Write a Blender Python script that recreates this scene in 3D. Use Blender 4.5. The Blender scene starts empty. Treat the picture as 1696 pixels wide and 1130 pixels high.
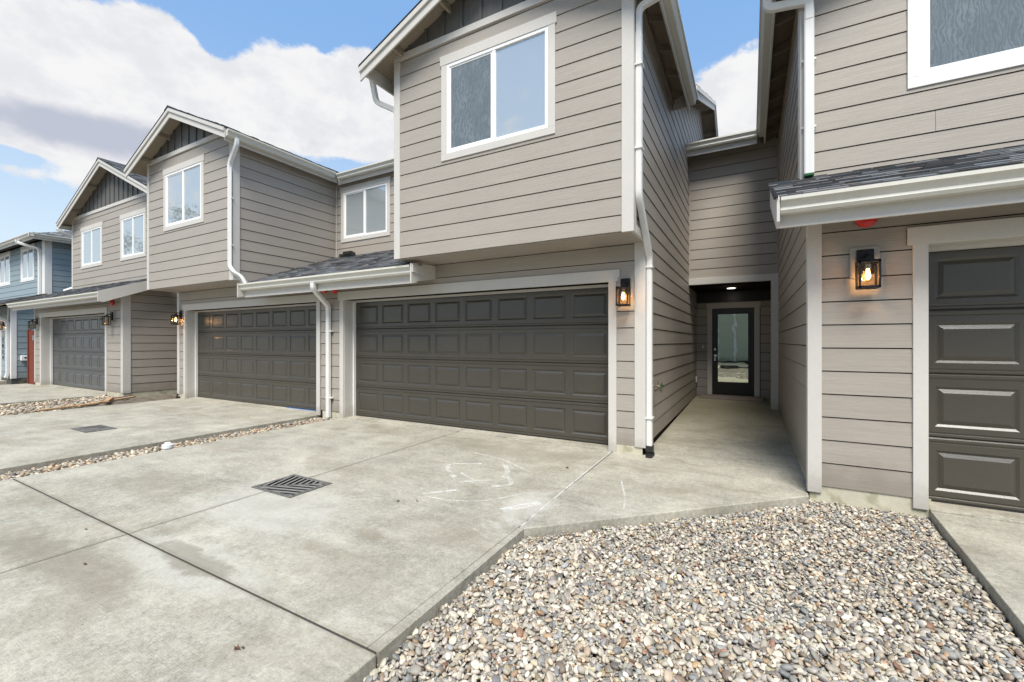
import bpy, math, random
import numpy as np
from mathutils import Vector, Matrix
R = math.radians
rnd = random.Random(7)
SC = bpy.context.scene
COL = SC.collection

# ---------------------------------------------------------------- camera
TH = 28.85
cam_d = bpy.data.cameras.new("camera")
cam = bpy.data.objects.new("camera", cam_d)
COL.objects.link(cam)
cam.location = (0, 0, 1.36)
cam.rotation_euler = (R(90), 0, R(TH))
cam_d.sensor_width = 36
cam_d.lens = 716 / 1696 * 36
cam_d.shift_y = 0.0006
cam_d.clip_start = 0.05
cam_d.clip_end = 3000
SC.camera = cam

# ---------------------------------------------------------------- sun
SUN_EL, SUN_AZ = 57.0, 158.0           # azimuth measured clockwise from +Y
sd = bpy.data.lights.new("sun", 'SUN')
sd.energy = 2.6
sd.angle = R(28)
sd.color = (1.0, 0.95, 0.86)
sun = bpy.data.objects.new("sun", sd)
COL.objects.link(sun)
_d = Vector((math.sin(R(SUN_AZ)) * math.cos(R(SUN_EL)), math.cos(R(SUN_AZ)) * math.cos(R(SUN_EL)), math.sin(R(SUN_EL))))
sun.rotation_euler = _d.to_track_quat('Z', 'Y').to_euler()

# ---------------------------------------------------------------- sky
world = bpy.data.worlds.new("World")
SC.world = world
world.use_nodes = True


class NT:
    """small helper round a node tree"""
    def __init__(s, tree):
        s.t = tree
        tree.nodes.clear()

    def n(s, kind, **kw):
        nd = s.t.nodes.new(kind)
        for k, v in kw.items():
            if k in ('i', 'inp'):
                for a, b in v.items():
                    if hasattr(b, 'is_output') or isinstance(b, bpy.types.NodeSocket):
                        s.t.links.new(b, nd.inputs[a])
                    else:
                        nd.inputs[a].default_value = b
            else:
                setattr(nd, k, v)
        return nd

    def link(s, a, b):
        s.t.links.new(a, b)

    def math(s, op, a, b=0.0, c=None, clamp=False):
        nd = s.n('ShaderNodeMath', operation=op, use_clamp=clamp)
        for k, v in ((0, a), (1, b), (2, c)):
            if v is None:
                continue
            if isinstance(v, bpy.types.NodeSocket):
                s.t.links.new(v, nd.inputs[k])
            else:
                nd.inputs[k].default_value = v
        return nd.outputs[0]

    def mix(s, fac, a, b, blend='MIX'):
        nd = s.n('ShaderNodeMix', data_type='RGBA', blend_type=blend)
        nd.clamp_result = False
        for k, v in ((0, fac), (6, a), (7, b)):
            if isinstance(v, bpy.types.NodeSocket):
                s.t.links.new(v, nd.inputs[k])
            else:
                if k and len(v) == 3:
                    v = (*v, 1)
                nd.inputs[k].default_value = v
        return nd.outputs[2]

    def smooth(s, v, lo, hi, a=0.0, b=1.0):
        nd = s.n('ShaderNodeMapRange', interpolation_type='SMOOTHSTEP')
        s.t.links.new(v, nd.inputs[0])
        nd.inputs[1].default_value, nd.inputs[2].default_value = lo, hi
        nd.inputs[3].default_value, nd.inputs[4].default_value = a, b
        return nd.outputs[0]

    def noise(s, vec, scale, detail=4, rough=0.55, dist=0.0):
        nd = s.n('ShaderNodeTexNoise')
        if vec is not None:
            s.t.links.new(vec, nd.inputs['Vector'])
        nd.inputs['Scale'].default_value = scale
        nd.inputs['Detail'].default_value = detail
        nd.inputs['Roughness'].default_value = rough
        nd.inputs['Distortion'].default_value = dist
        return nd.outputs['Fac']

    def mapping(s, vec, scale=(1, 1, 1), loc=(0, 0, 0), rot=(0, 0, 0)):
        nd = s.n('ShaderNodeMapping')
        s.t.links.new(vec, nd.inputs[0])
        nd.inputs['Location'].default_value = loc
        nd.inputs['Rotation'].default_value = rot
        nd.inputs['Scale'].default_value = scale
        return nd.outputs[0]


def sky():
    w = NT(world.node_tree)
    tc = w.n('ShaderNodeTexCoord').outputs['Generated']
    skyt = w.n('ShaderNodeTexSky', sky_type='NISHITA', sun_disc=False, sun_elevation=R(SUN_EL), sun_rotation=R(SUN_AZ),
               altitude=50, air_density=1.2, dust_density=1.0, ozone_density=1.4)
    sep = w.n('ShaderNodeSeparateXYZ', i={0: tc})
    X, Y, Z = sep.outputs
    az = w.math('ARCTAN2', X, Y)                              # radians, clockwise from +Y
    hl = w.math('SQRT', w.math('ADD', w.math('MULTIPLY', X, X), w.math('MULTIPLY', Y, Y)))
    el = w.math('ARCTAN2', Z, hl)
    p = w.n('ShaderNodeCombineXYZ', i={0: az, 1: el, 2: 0.0}).outputs[0]

    def blobs(lst, warp):
        tot = None
        for (u, v, ru, rv, amp) in lst:
            a = (u - 848) / 716
            azc = math.atan(a) - R(TH)
            elc = math.atan((566 - v) / 716 / math.sqrt(1 + a * a))
            k = math.sqrt(1 + a * a)
            ra, re = ru / 716 / (k * k), rv / 716 / k
            dx = w.math('DIVIDE', w.math('SUBTRACT', az, azc), ra)
            dy = w.math('DIVIDE', w.math('SUBTRACT', el, elc), re)
            r2 = w.math('ADD', w.math('MULTIPLY', dx, dx), w.math('MULTIPLY', dy, dy))
            g = w.math('MULTIPLY', w.math('EXPONENT', w.math('MULTIPLY', r2, -1.0)), amp)
            tot = g if tot is None else w.math('ADD', tot, g)
        return tot
    # 3D noises on the view direction (no seam, goes on all round)
    n1 = w.noise(w.mapping(tc, (1, 1, 1.35)), 5.0, 13, 0.60, 0.15)
    n2 = w.noise(w.mapping(tc, (1, 1, 1.5), (3, 1, 2)), 12.0, 9, 0.6)
    n3 = w.noise(w.mapping(tc, (1, 1, 2.2), (7, 4, 1)), 2.2, 4, 0.5)
    cover = w.math('ADD', w.math('MULTIPLY', w.math('SUBTRACT', n1, 0.5), 2.3), w.math('MULTIPLY', w.math('SUBTRACT', n2, 0.5), 1.9))
    base = blobs([(30, 115, 170, 78, 1.5), (170, 118, 120, 84, 1.5), (275, 120, 82, 78, 1.4), (475, 150, 100, 72, 1.3), (595, 150, 100, 78, 1.2), (375, 165, 110, 55, 1.2),
                  (355, 52, 42, 50, -1.1), (180, 208, 330, 40, 1.2), (25, 256, 95, 15, -1.3), (165, 278, 150, 30, 1.4), (330, 250, 90, 30, .5), (560, 215, 140, 40, .5),
                  (120, 332, 150, 16, -.5), (560, 290, 130, 26, -.7), (300, -60, 420, 60, -1.2),
                  (1190, 20, 120, 75, -1.2), (1205, 165, 90, 62, 1.7), (1500, 60, 260, 160, .3), (900, -150, 500, 150, .1)], None)
    m = w.smooth(w.math('ADD', w.math('ADD', cover, base), -0.12), 0.0, 0.42)
    shade = w.math('ADD', w.math('MULTIPLY', w.math('SUBTRACT', n3, 0.5), 1.1),
                   blobs([(110, 212, 200, 30, .95), (260, 232, 140, 22, .55), (250, 110, 260, 60, -.3), (560, 265, 120, 30, .25), (40, 185, 90, 30, .3), (150, 280, 120, 22, -.5)], None))
    sh = w.smooth(w.math('ADD', shade, w.math('MULTIPLY', w.math('SUBTRACT', n2, 0.5), 1.7)), -0.1, 1.05)
    white = w.smooth(w.noise(w.mapping(tc, (1, 1, 1.6), (2, 5, 3)), 13.0, 8, 0.6), .38, .66, 0.0, 0.30)
    sh = w.math('MAXIMUM', sh, white)
    cloud = w.mix(sh, (4.25, 4.22, 4.2), (2.4, 2.52, 2.98))
    # clear parts: physical sky washed by thin high haze
    haze = w.mix(w.smooth(el, 0.02, 0.62), (3.4, 3.95, 4.3), (1.15, 2.2, 3.95))
    blue = w.mix(0.8, skyt.outputs[0], haze)
    c = w.mix(w.math('MULTIPLY', m, 0.97), blue, cloud)
    bg = w.n('ShaderNodeBackground', i={0: c, 1: 0.1})
    out = w.n('ShaderNodeOutputWorld')
    w.link(bg.outputs[0], out.inputs[0])


sky()
SC.view_settings.view_transform = 'Standard'
SC.view_settings.look = 'None'
SC.view_settings.exposure = 1.15
SC.view_settings.gamma = 1
SC.view_settings.use_curve_mapping = False
SC.render.engine = 'CYCLES'

# ---------------------------------------------------------------- materials
MATS = {}


def mat(name, base, rough=0.6, fn=None, metal=0.0, spec=0.5):
    m = bpy.data.materials.new(name)
    m.use_nodes = True
    t = NT(m.node_tree)
    b = t.n('ShaderNodeBsdfPrincipled')
    b.inputs['Base Color'].default_value = (*base, 1)
    b.inputs['Roughness'].default_value = rough
    b.inputs['Metallic'].default_value = metal
    b.inputs['Specular IOR Level'].default_value = spec
    o = t.n('ShaderNodeOutputMaterial')
    t.link(b.outputs[0], o.inputs[0])
    if fn:
        fn(t, b, base)
    MATS[name] = m
    return m


def wcoord(t):
    return t.n('ShaderNodeNewGeometry').outputs['Position']


def bump(t, b, h, dist, strength=1.0):
    nd = t.n('ShaderNodeBump')
    nd.inputs['Distance'].default_value = dist
    nd.inputs['Strength'].default_value = strength
    t.link(h, nd.inputs['Height'])
    t.link(nd.outputs[0], b.inputs['Normal'])


def f_siding(t, b, base):
    p = wcoord(t)
    oi = t.n('ShaderNodeObjectInfo').outputs['Random']
    off = t.n('ShaderNodeCombineXYZ', i={0: t.math('MULTIPLY', oi, 37.0), 1: t.math('MULTIPLY', oi, 11.0), 2: t.math('MULTIPLY', oi, 5.0)}).outputs[0]
    v = t.n('ShaderNodeVectorMath', operation='ADD', i={0: p, 1: off}).outputs[0]
    grain = t.noise(t.mapping(v, (2.2, 2.2, 90)), 1.0, 5, 0.65, 0.6)
    fine = t.noise(t.mapping(v, (14, 14, 260)), 1.0, 3, 0.6, 0.3)
    broad = t.noise(v, 1.3, 3)
    # cathedral grain: warped bands
    wv = t.n('ShaderNodeTexWave', wave_type='BANDS', bands_direction='Z', wave_profile='SAW')
    t.link(t.mapping(v, (0.55, 0.55, 9.0)), wv.inputs['Vector'])
    wv.inputs['Scale'].default_value = 1.3
    wv.inputs['Distortion'].default_value = 7.0
    wv.inputs['Detail'].default_value = 2.0
    wv.inputs['Detail Scale'].default_value = 0.9
    h = t.math('ADD', t.math('ADD', t.math('MULTIPLY', grain, 0.6), t.math('MULTIPLY', fine, 0.4)), t.math('MULTIPLY', wv.outputs['Fac'], 0.35))
    k = t.math('ADD', t.math('MULTIPLY', t.math('SUBTRACT', grain, 0.5), 0.34), t.math('MULTIPLY', t.math('SUBTRACT', broad, 0.5), 0.14))
    k = t.math('ADD', k, t.math('MULTIPLY', t.math('SUBTRACT', fine, 0.5), 0.25))
    k = t.math('ADD', k, t.math('MULTIPLY', t.math('SUBTRACT', oi, 0.5), 0.05))
    k = t.math('ADD', k, 1.0)
    c = t.mix(1.0, base, t.n('ShaderNodeCombineColor', i={0: k, 1: k, 2: k}).outputs[0], 'MULTIPLY')
    # splashed dirt near the ground, a stain with its own ragged edge
    z = t.n('ShaderNodeSeparateXYZ', i={0: p}).outputs[2]
    dz = t.math('ADD', z, t.math('MULTIPLY', t.noise(p, 6, 4), -0.35))
    c = t.mix(t.smooth(dz, -0.1, 0.24, 0.40, 0.0), c, (0.13, 0.11, 0.08))
    t.link(c, b.inputs['Base Color'])
    t.link(t.math('ADD', t.math('MULTIPLY', grain, 0.25), 0.36), b.inputs['Roughness'])
    bump(t, b, h, 0.0022)


def f_trim(t, b, base):
    p = wcoord(t)
    a = t.noise(p, 160, 3, 0.6)
    g = t.noise(p, 2.2, 4)
    g2 = t.noise(p, 26, 4, 0.7)
    k = t.math('ADD', 1.0, t.math('ADD', t.math('MULTIPLY', t.math('SUBTRACT', a, .5), .22), t.math('ADD', t.math('MULTIPLY', t.math('SUBTRACT', g, .5), .12), t.math('MULTIPLY', t.math('SUBTRACT', g2, .5), .10))))
    c = t.mix(1.0, base, t.n('ShaderNodeCombineColor', i={0: k, 1: k, 2: k}).outputs[0], 'MULTIPLY')
    z = t.n('ShaderNodeSeparateXYZ', i={0: p}).outputs[2]
    dz = t.math('ADD', z, t.math('MULTIPLY', t.noise(p, 9, 4), -0.25))
    c = t.mix(t.smooth(dz, -0.1, 0.14, 0.4, 0.0), c, (0.22, 0.19, 0.14))
    t.link(c, b.inputs['Base Color'])
    bump(t, b, a, 0.0015)


def f_smooth(t, b, base):
    p = wcoord(t)
    g = t.noise(p, 3.0, 5)
    g2 = t.noise(t.mapping(p, (30, 30, 3)), 1.0, 4)
    k = t.math('ADD', 0.95, t.math('ADD', t.math('MULTIPLY', t.math('SUBTRACT', g, .5), .12), t.math('MULTIPLY', t.math('SUBTRACT', g2, .5), .14)))
    c = t.mix(1.0, base, t.n('ShaderNodeCombineColor', i={0: k, 1: k, 2: k}).outputs[0], 'MULTIPLY')
    t.link(c, b.inputs['Base Color'])
    bump(t, b, g, 0.004, 0.25)


def f_door(t, b, base):
    p = wcoord(t)
    a = t.noise(t.mapping(p, (9, 9, 110)), 1.0, 4, 0.7)
    s = t.noise(p, 420, 2, 0.6)
    g = t.noise(p, 1.5, 3)
    k = t.math('ADD', 0.9, t.math('ADD', t.math('MULTIPLY', t.math('SUBTRACT', s, .5), 1.0), t.math('ADD', t.math('MULTIPLY', t.math('SUBTRACT', a, .5), .30), t.math('MULTIPLY', t.math('SUBTRACT', g, .5), .25))))
    c = t.mix(1.0, base, t.n('ShaderNodeCombineColor', i={0: k, 1: k, 2: k}).outputs[0], 'MULTIPLY')
    t.link(c, b.inputs['Base Color'])
    t.link(t.math('ADD', t.math('MULTIPLY', s, 0.25), 0.20), b.inputs['Roughness'])
    b.inputs['Coat Weight'].default_value = .35
    b.inputs['Coat Roughness'].default_value = .26
    bump(t, b, t.math('ADD', t.math('MULTIPLY', a, 0.7), t.math('MULTIPLY', s, 0.5)), 0.0012)


def f_shingle(t, b, base):
    p = wcoord(t)
    at = t.n('ShaderNodeAttribute', attribute_name='Col').outputs['Color']
    s = t.noise(p, 330, 2, 0.6)
    g = t.noise(p, 9, 4)
    k = t.math('ADD', 0.7, t.math('MULTIPLY', s, .6))
    k = t.math('ADD', k, t.math('MULTIPLY', t.math('SUBTRACT', g, 0.5), 0.5))
    c = t.mix(1.0, at, t.n('ShaderNodeCombineColor', i={0: k, 1: k, 2: k}).outputs[0], 'MULTIPLY')
    t.link(c, b.inputs['Base Color'])
    bump(t, b, s, 0.003)


def f_concrete(t, b, base):
    p = wcoord(t)
    pp = t.mapping(p, (1, 1, 1))
    big = t.noise(pp, 0.55, 6, 0.6, 0.4)
    mid = t.noise(pp, 2.6, 7, 0.65, 0.6)
    sml = t.noise(pp, 22, 6, 0.7)
    fin = t.noise(pp, 190, 3, 0.7)
    streak = t.noise(t.mapping(p, (1.2, 8.0, 1), (0, 0, 0), (0, 0, 0.12)), 1.0, 5, 0.6, 0.3)
    broom = t.noise(t.mapping(p, (3.0, 210.0, 1)), 1.0, 3, 0.7)
    k = 0.97
    for v, a in ((big, .75), (mid, .95), (sml, 1.05), (t.noise(pp, 60, 4, .7), 1.1), (fin, 1.3), (streak, .35), (broom, .30)):
        k = t.math('ADD', k, t.math('MULTIPLY', t.math('SUBTRACT', v, .5), a))
    c = t.mix(1.0, base, t.n('ShaderNodeCombineColor', i={0: k, 1: k, 2: t.math('MULTIPLY', t.math('ADD', k, 0.0), 1.0)}).outputs[0], 'MULTIPLY')
    # warm tan drying blotches and pale laitance
    c = t.mix(t.smooth(t.noise(t.mapping(p, (1, 1.6, 1), (4, 9, 0)), 1.1, 6, 0.62, 0.5), 0.48, 0.66, 0.0, 0.42), c, (0.215, 0.18, 0.125))
    c = t.mix(t.smooth(t.noise(t.mapping(p, (1, 1.5, 1), (1, 3, 0)), 1.9, 8, 0.72, 0.8), 0.56, 0.70, 0.0, 0.38), c, (0.52, 0.505, 0.45))
    # small white spalls and dark pits
    vo = t.n('ShaderNodeTexVoronoi', i={'Vector': p, 'Scale': 17.0})
    spot = t.math('MULTIPLY', t.smooth(vo.outputs['Distance'], 0.0, 0.13, 1.0, 0.0), t.smooth(t.noise(p, 3.0, 3), 0.50, 0.62))
    c = t.mix(t.math('MULTIPLY', spot, 0.65), c, (0.66, 0.64, 0.58))
    vo2 = t.n('ShaderNodeTexVoronoi', i={'Vector': t.mapping(p, (1, 1, 1), (5, 5, 0)), 'Scale': 11.0})
    pit = t.math('MULTIPLY', t.smooth(vo2.outputs['Distance'], 0.0, 0.07, 1.0, 0.0), t.smooth(t.noise(p, 2.0, 3), 0.48, 0.55))
    c = t.mix(t.math('MULTIPLY', pit, 0.7), c, (0.12, 0.10, 0.08))
    sep = t.n('ShaderNodeSeparateXYZ', i={0: p})
    x, y, z = sep.outputs
    wob = t.math('MULTIPLY', t.math('SUBTRACT', t.noise(p, 6.5, 6, 0.65), .5), 2.6)

    def ell(cx, cy, rx, ry, lo=0.75, hi=1.05, wk=1.0):
        dx = t.math('DIVIDE', t.math('SUBTRACT', x, cx), rx)
        dy = t.math('DIVIDE', t.math('SUBTRACT', y, cy), ry)
        r = t.math('SQRT', t.math('ADD', t.math('MULTIPLY', dx, dx), t.math('MULTIPLY', dy, dy)))
        return t.smooth(t.math('ADD', r, t.math('MULTIPLY', wob, wk)), lo, hi, 1.0, 0.0)
    # damp silt stain along the cross joint, ringed by a pale tide mark
    c = t.mix(t.math('MULTIPLY', ell(-3.02, 1.37, .55, .17, .8, 1.5, .9), .45), c, (0.50, 0.49, 0.43))
    c = t.mix(t.math('MULTIPLY', ell(-3.05, 1.40, .46, .10, .70, 1.15, .8), .55), c, (0.17, 0.145, 0.10))
    # pale wash round the drain grate, dull old stains
    c = t.mix(t.math('MULTIPLY', ell(-3.45, 2.15, .75, .42, .4, 1.4), .42), c, (0.50, 0.495, 0.45))
    c = t.mix(t.math('MULTIPLY', ell(-2.35, 2.18, .14, .08, .5, 1.3), .4), c, (0.19, 0.155, 0.10))
    c = t.mix(t.math('MULTIPLY', ell(-3.1, 2.7, .09, .07), .35), c, (0.24, 0.20, 0.14))
    c = t.mix(t.math('MULTIPLY', ell(-5.6, 4.6, .18, .12), .4), c, (0.22, 0.19, 0.14))
    c = t.mix(t.math('MULTIPLY', ell(-1.62, 3.2, .20, .5, .2, 1.2), .4), c, (0.58, 0.57, 0.53))
    c = t.mix(t.math('MULTIPLY', ell(-3.75, 1.02, .75, .20, .2, 1.5), .62), c, (0.20, 0.175, 0.125))
    c = t.mix(t.math('MULTIPLY', ell(-4.5, .95, .6, .16, .2, 1.5), .55), c, (0.20, 0.175, 0.125))
    c = t.mix(t.math('MULTIPLY', ell(-2.6, 4.75, 1.6, .42, .2, 1.4), .45), c, (0.21, 0.185, 0.135))
    c = t.mix(t.math('MULTIPLY', ell(-2.0, 1.75, .5, .35, .2, 1.4), .32), c, (0.21, 0.185, 0.135))
    dj = t.math('MINIMUM', t.math('ABSOLUTE', t.math('SUBTRACT', y, 1.37)), t.math('ABSOLUTE', t.math('ADD', x, 3.86)))
    c = t.mix(t.smooth(t.math('ADD', dj, t.math('MULTIPLY', wob, .015)), .0, .035, .45, .0), c, (0.15, 0.13, 0.095))
    # mossy film in the sheltered entry passage
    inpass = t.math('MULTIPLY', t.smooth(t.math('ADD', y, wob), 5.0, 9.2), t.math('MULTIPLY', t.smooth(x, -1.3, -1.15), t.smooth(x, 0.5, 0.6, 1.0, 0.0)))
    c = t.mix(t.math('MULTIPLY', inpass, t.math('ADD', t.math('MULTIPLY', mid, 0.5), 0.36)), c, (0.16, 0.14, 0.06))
    t.link(c, b.inputs['Base Color'])
    h = t.math('ADD', t.math('MULTIPLY', fin, .5), t.math('ADD', t.math('MULTIPLY', broom, .6), t.math('MULTIPLY', sml, .8)))
    h = t.math('SUBTRACT', h, t.math('MULTIPLY', pit, 1.0))
    t.link(t.math('ADD', 0.62, t.math('MULTIPLY', mid, 0.3)), b.inputs['Roughness'])
    bump(t, b, h, 0.003)


def f_foundation(t, b, base):
    p = wcoord(t)
    mid = t.noise(p, 5, 6, 0.65)
    fin = t.noise(p, 120, 3, 0.7)
    k = t.math('ADD', 0.6, t.math('ADD', t.math('MULTIPLY', mid, .55), t.math('MULTIPLY', fin, .25)))
    c = t.mix(1.0, base, t.n('ShaderNodeCombineColor', i={0: k, 1: k, 2: k}).outputs[0], 'MULTIPLY')
    c = t.mix(t.smooth(t.noise(p, 7, 4), .5, .65, 0, .5), c, (0.20, 0.19, 0.10))
    t.link(c, b.inputs['Base Color'])
    bump(t, b, fin, 0.002)


def f_pebble(t, b, base):
    p = wcoord(t)
    at = t.n('ShaderNodeAttribute', attribute_name='Col').outputs['Color']
    s = t.noise(p, 130, 4, 0.65)
    g = t.noise(p, 45, 3, 0.5, 0.6)
    k = t.math('ADD', 0.78, t.math('ADD', t.math('MULTIPLY', t.math('SUBTRACT', s, .5), .5), t.math('MULTIPLY', g, .42)))
    c = t.mix(1.0, at, t.n('ShaderNodeCombineColor', i={0: t.math('MULTIPLY', k, 1.04), 1: t.math('MULTIPLY', k, .975), 2: t.math('MULTIPLY', k, .88)}).outputs[0], 'MULTIPLY')
    t.link(c, b.inputs['Base Color'])
    bump(t, b, s, 0.0015)


def f_dirt(t, b, base):
    p = wcoord(t)
    a = t.noise(p, 4, 8, 0.7)
    s = t.noise(p, 60, 5, 0.75)
    c = t.mix(t.smooth(a, .3, .7), (0.10, 0.08, 0.055), (0.22, 0.19, 0.145))
    c = t.mix(t.smooth(s, .5, .7, 0, .6), c, (0.36, 0.34, 0.30))
    t.link(c, b.inputs['Base Color'])
    bump(t, b, t.math('ADD', a, s), 0.03)


def f_wood(t, b, base):
    p = wcoord(t)
    g = t.noise(t.mapping(p, (6, 6, 1.2)), 3.0, 6, 0.65, 1.0)
    f = t.noise(t.mapping(p, (60, 60, 6)), 1.0, 3)
    k = t.math('ADD', 0.55, t.math('ADD', t.math('MULTIPLY', g, .6), t.math('MULTIPLY', f, .3)))
    c = t.mix(1.0, base, t.n('ShaderNodeCombineColor', i={0: k, 1: k, 2: k}).outputs[0], 'MULTIPLY')
    t.link(c, b.inputs['Base Color'])
    bump(t, b, f, 0.002)


def f_iron(t, b, base):
    p = wcoord(t)
    s = t.noise(p, 70, 5, 0.7)
    c = t.mix(t.smooth(s, .42, .62), base, (0.20, 0.185, 0.16))
    t.link(c, b.inputs['Base Color'])
    bump(t, b, s, 0.003)


def f_leaf(t, b, base):
    at = t.n('ShaderNodeAttribute', attribute_name='Col').outputs['Color']
    t.link(at, b.inputs['Base Color'])


def f_screen(t, b, base):
    # woven insect mesh: the moire of mesh against its own reflection, a low-contrast warped ripple
    p = wcoord(t)
    wv = t.n('ShaderNodeTexWave', wave_type='RINGS', rings_direction='SPHERICAL')
    t.link(t.mapping(p, (2.2, 2.2, 0.9), (4.5, 0, -3.2)), wv.inputs['Vector'])
    wv.inputs['Scale'].default_value = 7.5
    wv.inputs['Distortion'].default_value = 13.0
    wv.inputs['Detail'].default_value = 3
    wv.inputs['Detail Scale'].default_value = 1.1
    g = t.noise(p, 4.0, 4)
    k = t.math('MULTIPLY', wv.outputs['Fac'], t.smooth(g, .3, .7, .25, 1.0))
    c = t.mix(k, (0.115, 0.145, 0.17), (0.185, 0.22, 0.245))
    t.link(c, b.inputs['Base Color'])


mat('siding', (0.345, 0.308, 0.264), .5, f_siding)
mat('siding_far', (0.46, 0.47, 0.38), .6, f_siding)
mat('siding_blue', (0.25, 0.315, 0.345), .5, f_siding)
mat('trim', (0.55, 0.525, 0.485), .6, f_trim)
mat('trim_white', (0.72, 0.715, 0.70), .55, f_trim)
mat('gutter', (0.64, 0.62, 0.55), .32, f_smooth)
mat('downspout', (0.74, 0.735, 0.71), .35, f_smooth)
mat('vinyl', (0.83, 0.83, 0.82), .3)
mat('garage_door', (0.062, 0.054, 0.041), .30, f_door)
mat('garage_door_grey', (0.06, 0.062, 0.064), .34, f_door)
mat('gable_panel', (0.115, 0.112, 0.104), .6, f_wood)
mat('gable_batten', (0.10, 0.097, 0.090), .6, f_wood)
mat('soffit', (0.30, 0.25, 0.19), .75, f_wood)
mat('osb', (0.17, 0.13, 0.095), .8, f_wood)
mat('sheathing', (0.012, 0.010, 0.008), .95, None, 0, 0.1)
mat('shingle', (0.09, 0.095, 0.105), .9, f_shingle)
mat('concrete', (0.365, 0.343, 0.28), .85, f_concrete)
mat('foundation', (0.50, 0.47, 0.36), .9, f_foundation)
mat('dirt', (0.2, 0.17, 0.12), .95, f_dirt)
mat('pebble', (0.4, 0.4, 0.4), .55, f_pebble)
mat('black_metal', (0.010, 0.010, 0.011), .5, None, 0, .3)
mat('black_plastic', (0.02, 0.02, 0.02), .4)
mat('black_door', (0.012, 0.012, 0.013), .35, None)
mat('sign_grey', (0.22, 0.24, 0.25), .5)
mat('red_paint', (0.62, 0.02, 0.015), .28)
mat('brass', (0.55, 0.48, 0.32), .3, None, 1.0)
mat('green_plastic', (0.012, 0.09, 0.03), .4)
mat('steel', (0.6, 0.6, 0.6), .25, None, 1.0)
mat('iron', (0.07, 0.07, 0.07), .55, f_iron)
mat('void', (0.004, 0.004, 0.004), 1.0, None, 0, 0.0)
mat('red_fence', (0.17, 0.030, 0.012), .65, f_wood)
mat('lumber', (0.42, 0.27, 0.15), .75, f_wood)
mat('old_board', (0.20, 0.165, 0.14), .85, f_wood)
mat('white_plastic', (0.80, 0.80, 0.80), .35)
mat('blue_tape', (0.05, 0.16, 0.45), .5)
mat('leaf', (0.05, 0.08, 0.03), .6, f_leaf)
mat('bark', (0.10, 0.075, 0.055), .9, f_wood)
mat('rust_leaf', (0.11, 0.055, 0.03), .8)
mat('screen', (0.16, 0.20, 0.24), .75, f_screen, 0, 0.2)
mat('asphalt', (0.06, 0.06, 0.06), .9, f_foundation)
mat('curtain', (0.55, 0.60, 0.58), .8)


def m_pane(name, refl, tint, body, wob=0.0):
    m = bpy.data.materials.new(name)
    m.use_nodes = True
    t = NT(m.node_tree)
    d = t.n('ShaderNodeBsdfPrincipled')
    d.inputs['Base Color'].default_value = (*body, 1)
    d.inputs['Roughness'].default_value = .5
    g = t.n('ShaderNodeBsdfGlossy')
    g.inputs['Color'].default_value = (*tint, 1)
    g.inputs['Roughness'].default_value = .012
    if wob:
        bp = t.n('ShaderNodeBump')
        bp.inputs['Distance'].default_value = wob
        t.link(t.noise(wcoord(t), 3.0, 2, .5), bp.inputs['Height'])
        t.link(bp.outputs[0], g.inputs['Normal'])
    lw = t.n('ShaderNodeLayerWeight')
    lw.inputs['Blend'].default_value = 0.28
    fac = t.math('ADD', refl, t.math('MULTIPLY', lw.outputs['Fresnel'], 1 - refl), clamp=True)
    mx = t.n('ShaderNodeMixShader')
    t.link(fac, mx.inputs[0])
    t.link(d.outputs[0], mx.inputs[1])
    t.link(g.outputs[0], mx.inputs[2])
    o = t.n('ShaderNodeOutputMaterial')
    t.link(mx.outputs[0], o.inputs[0])
    MATS[name] = m


m_pane('pane', 0.34, (0.90, 0.92, 0.93), (0.34, 0.375, 0.39), 0.0012)
m_pane('pane_door', 0.62, (0.78, 0.82, 0.66), (0.02, 0.025, 0.02), 0.0010)


def m_glass_clear():
    m = bpy.data.materials.new('lamp_glass')
    m.use_nodes = True
    t = NT(m.node_tree)
    a = t.n('ShaderNodeBsdfTransparent')
    a.inputs[0].default_value = (0.93, 0.89, 0.83, 1)
    g = t.n('ShaderNodeBsdfGlossy')
    g.inputs['Roughness'].default_value = .05
    mx = t.n('ShaderNodeMixShader')
    mx.inputs[0].default_value = 0.035
    t.link(a.outputs[0], mx.inputs[1])
    t.link(g.outputs[0], mx.inputs[2])
    o = t.n('ShaderNodeOutputMaterial')
    t.link(mx.outputs[0], o.inputs[0])
    MATS['lamp_glass'] = m


m_glass_clear()


def m_emit(name, col, s):
    m = bpy.data.materials.new(name)
    m.use_nodes = True
    t = NT(m.node_tree)
    e = t.n('ShaderNodeEmission')
    e.inputs[0].default_value = (*col, 1)
    e.inputs[1].default_value = s
    o = t.n('ShaderNodeOutputMaterial')
    t.link(e.outputs[0], o.inputs[0])
    MATS[name] = m


m_emit('bulb_glow', (1.0, 0.50, 0.14), 16)
m_emit('ceiling_glow', (1.0, 0.88, 0.75), 2.5)


def m_chalk():
    m = bpy.data.materials.new('chalk')
    m.use_nodes = True
    t = NT(m.node_tree)
    p = wcoord(t)
    d = t.n('ShaderNodeBsdfDiffuse')
    d.inputs[0].default_value = (0.78, 0.78, 0.74, 1)
    a = t.n('ShaderNodeBsdfTransparent')
    mx = t.n('ShaderNodeMixShader')
    n = t.math('MULTIPLY', t.noise(p, 45, 5, .7), t.noise(p, 9, 4, .7))
    t.link(t.smooth(n, .14, .34, 0.0, .55), mx.inputs[0])
    t.link(a.outputs[0], mx.inputs[1])
    t.link(d.outputs[0], mx.inputs[2])
    o = t.n('ShaderNodeOutputMaterial')
    t.link(mx.outputs[0], o.inputs[0])
    MATS['chalk'] = m


m_chalk()


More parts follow.
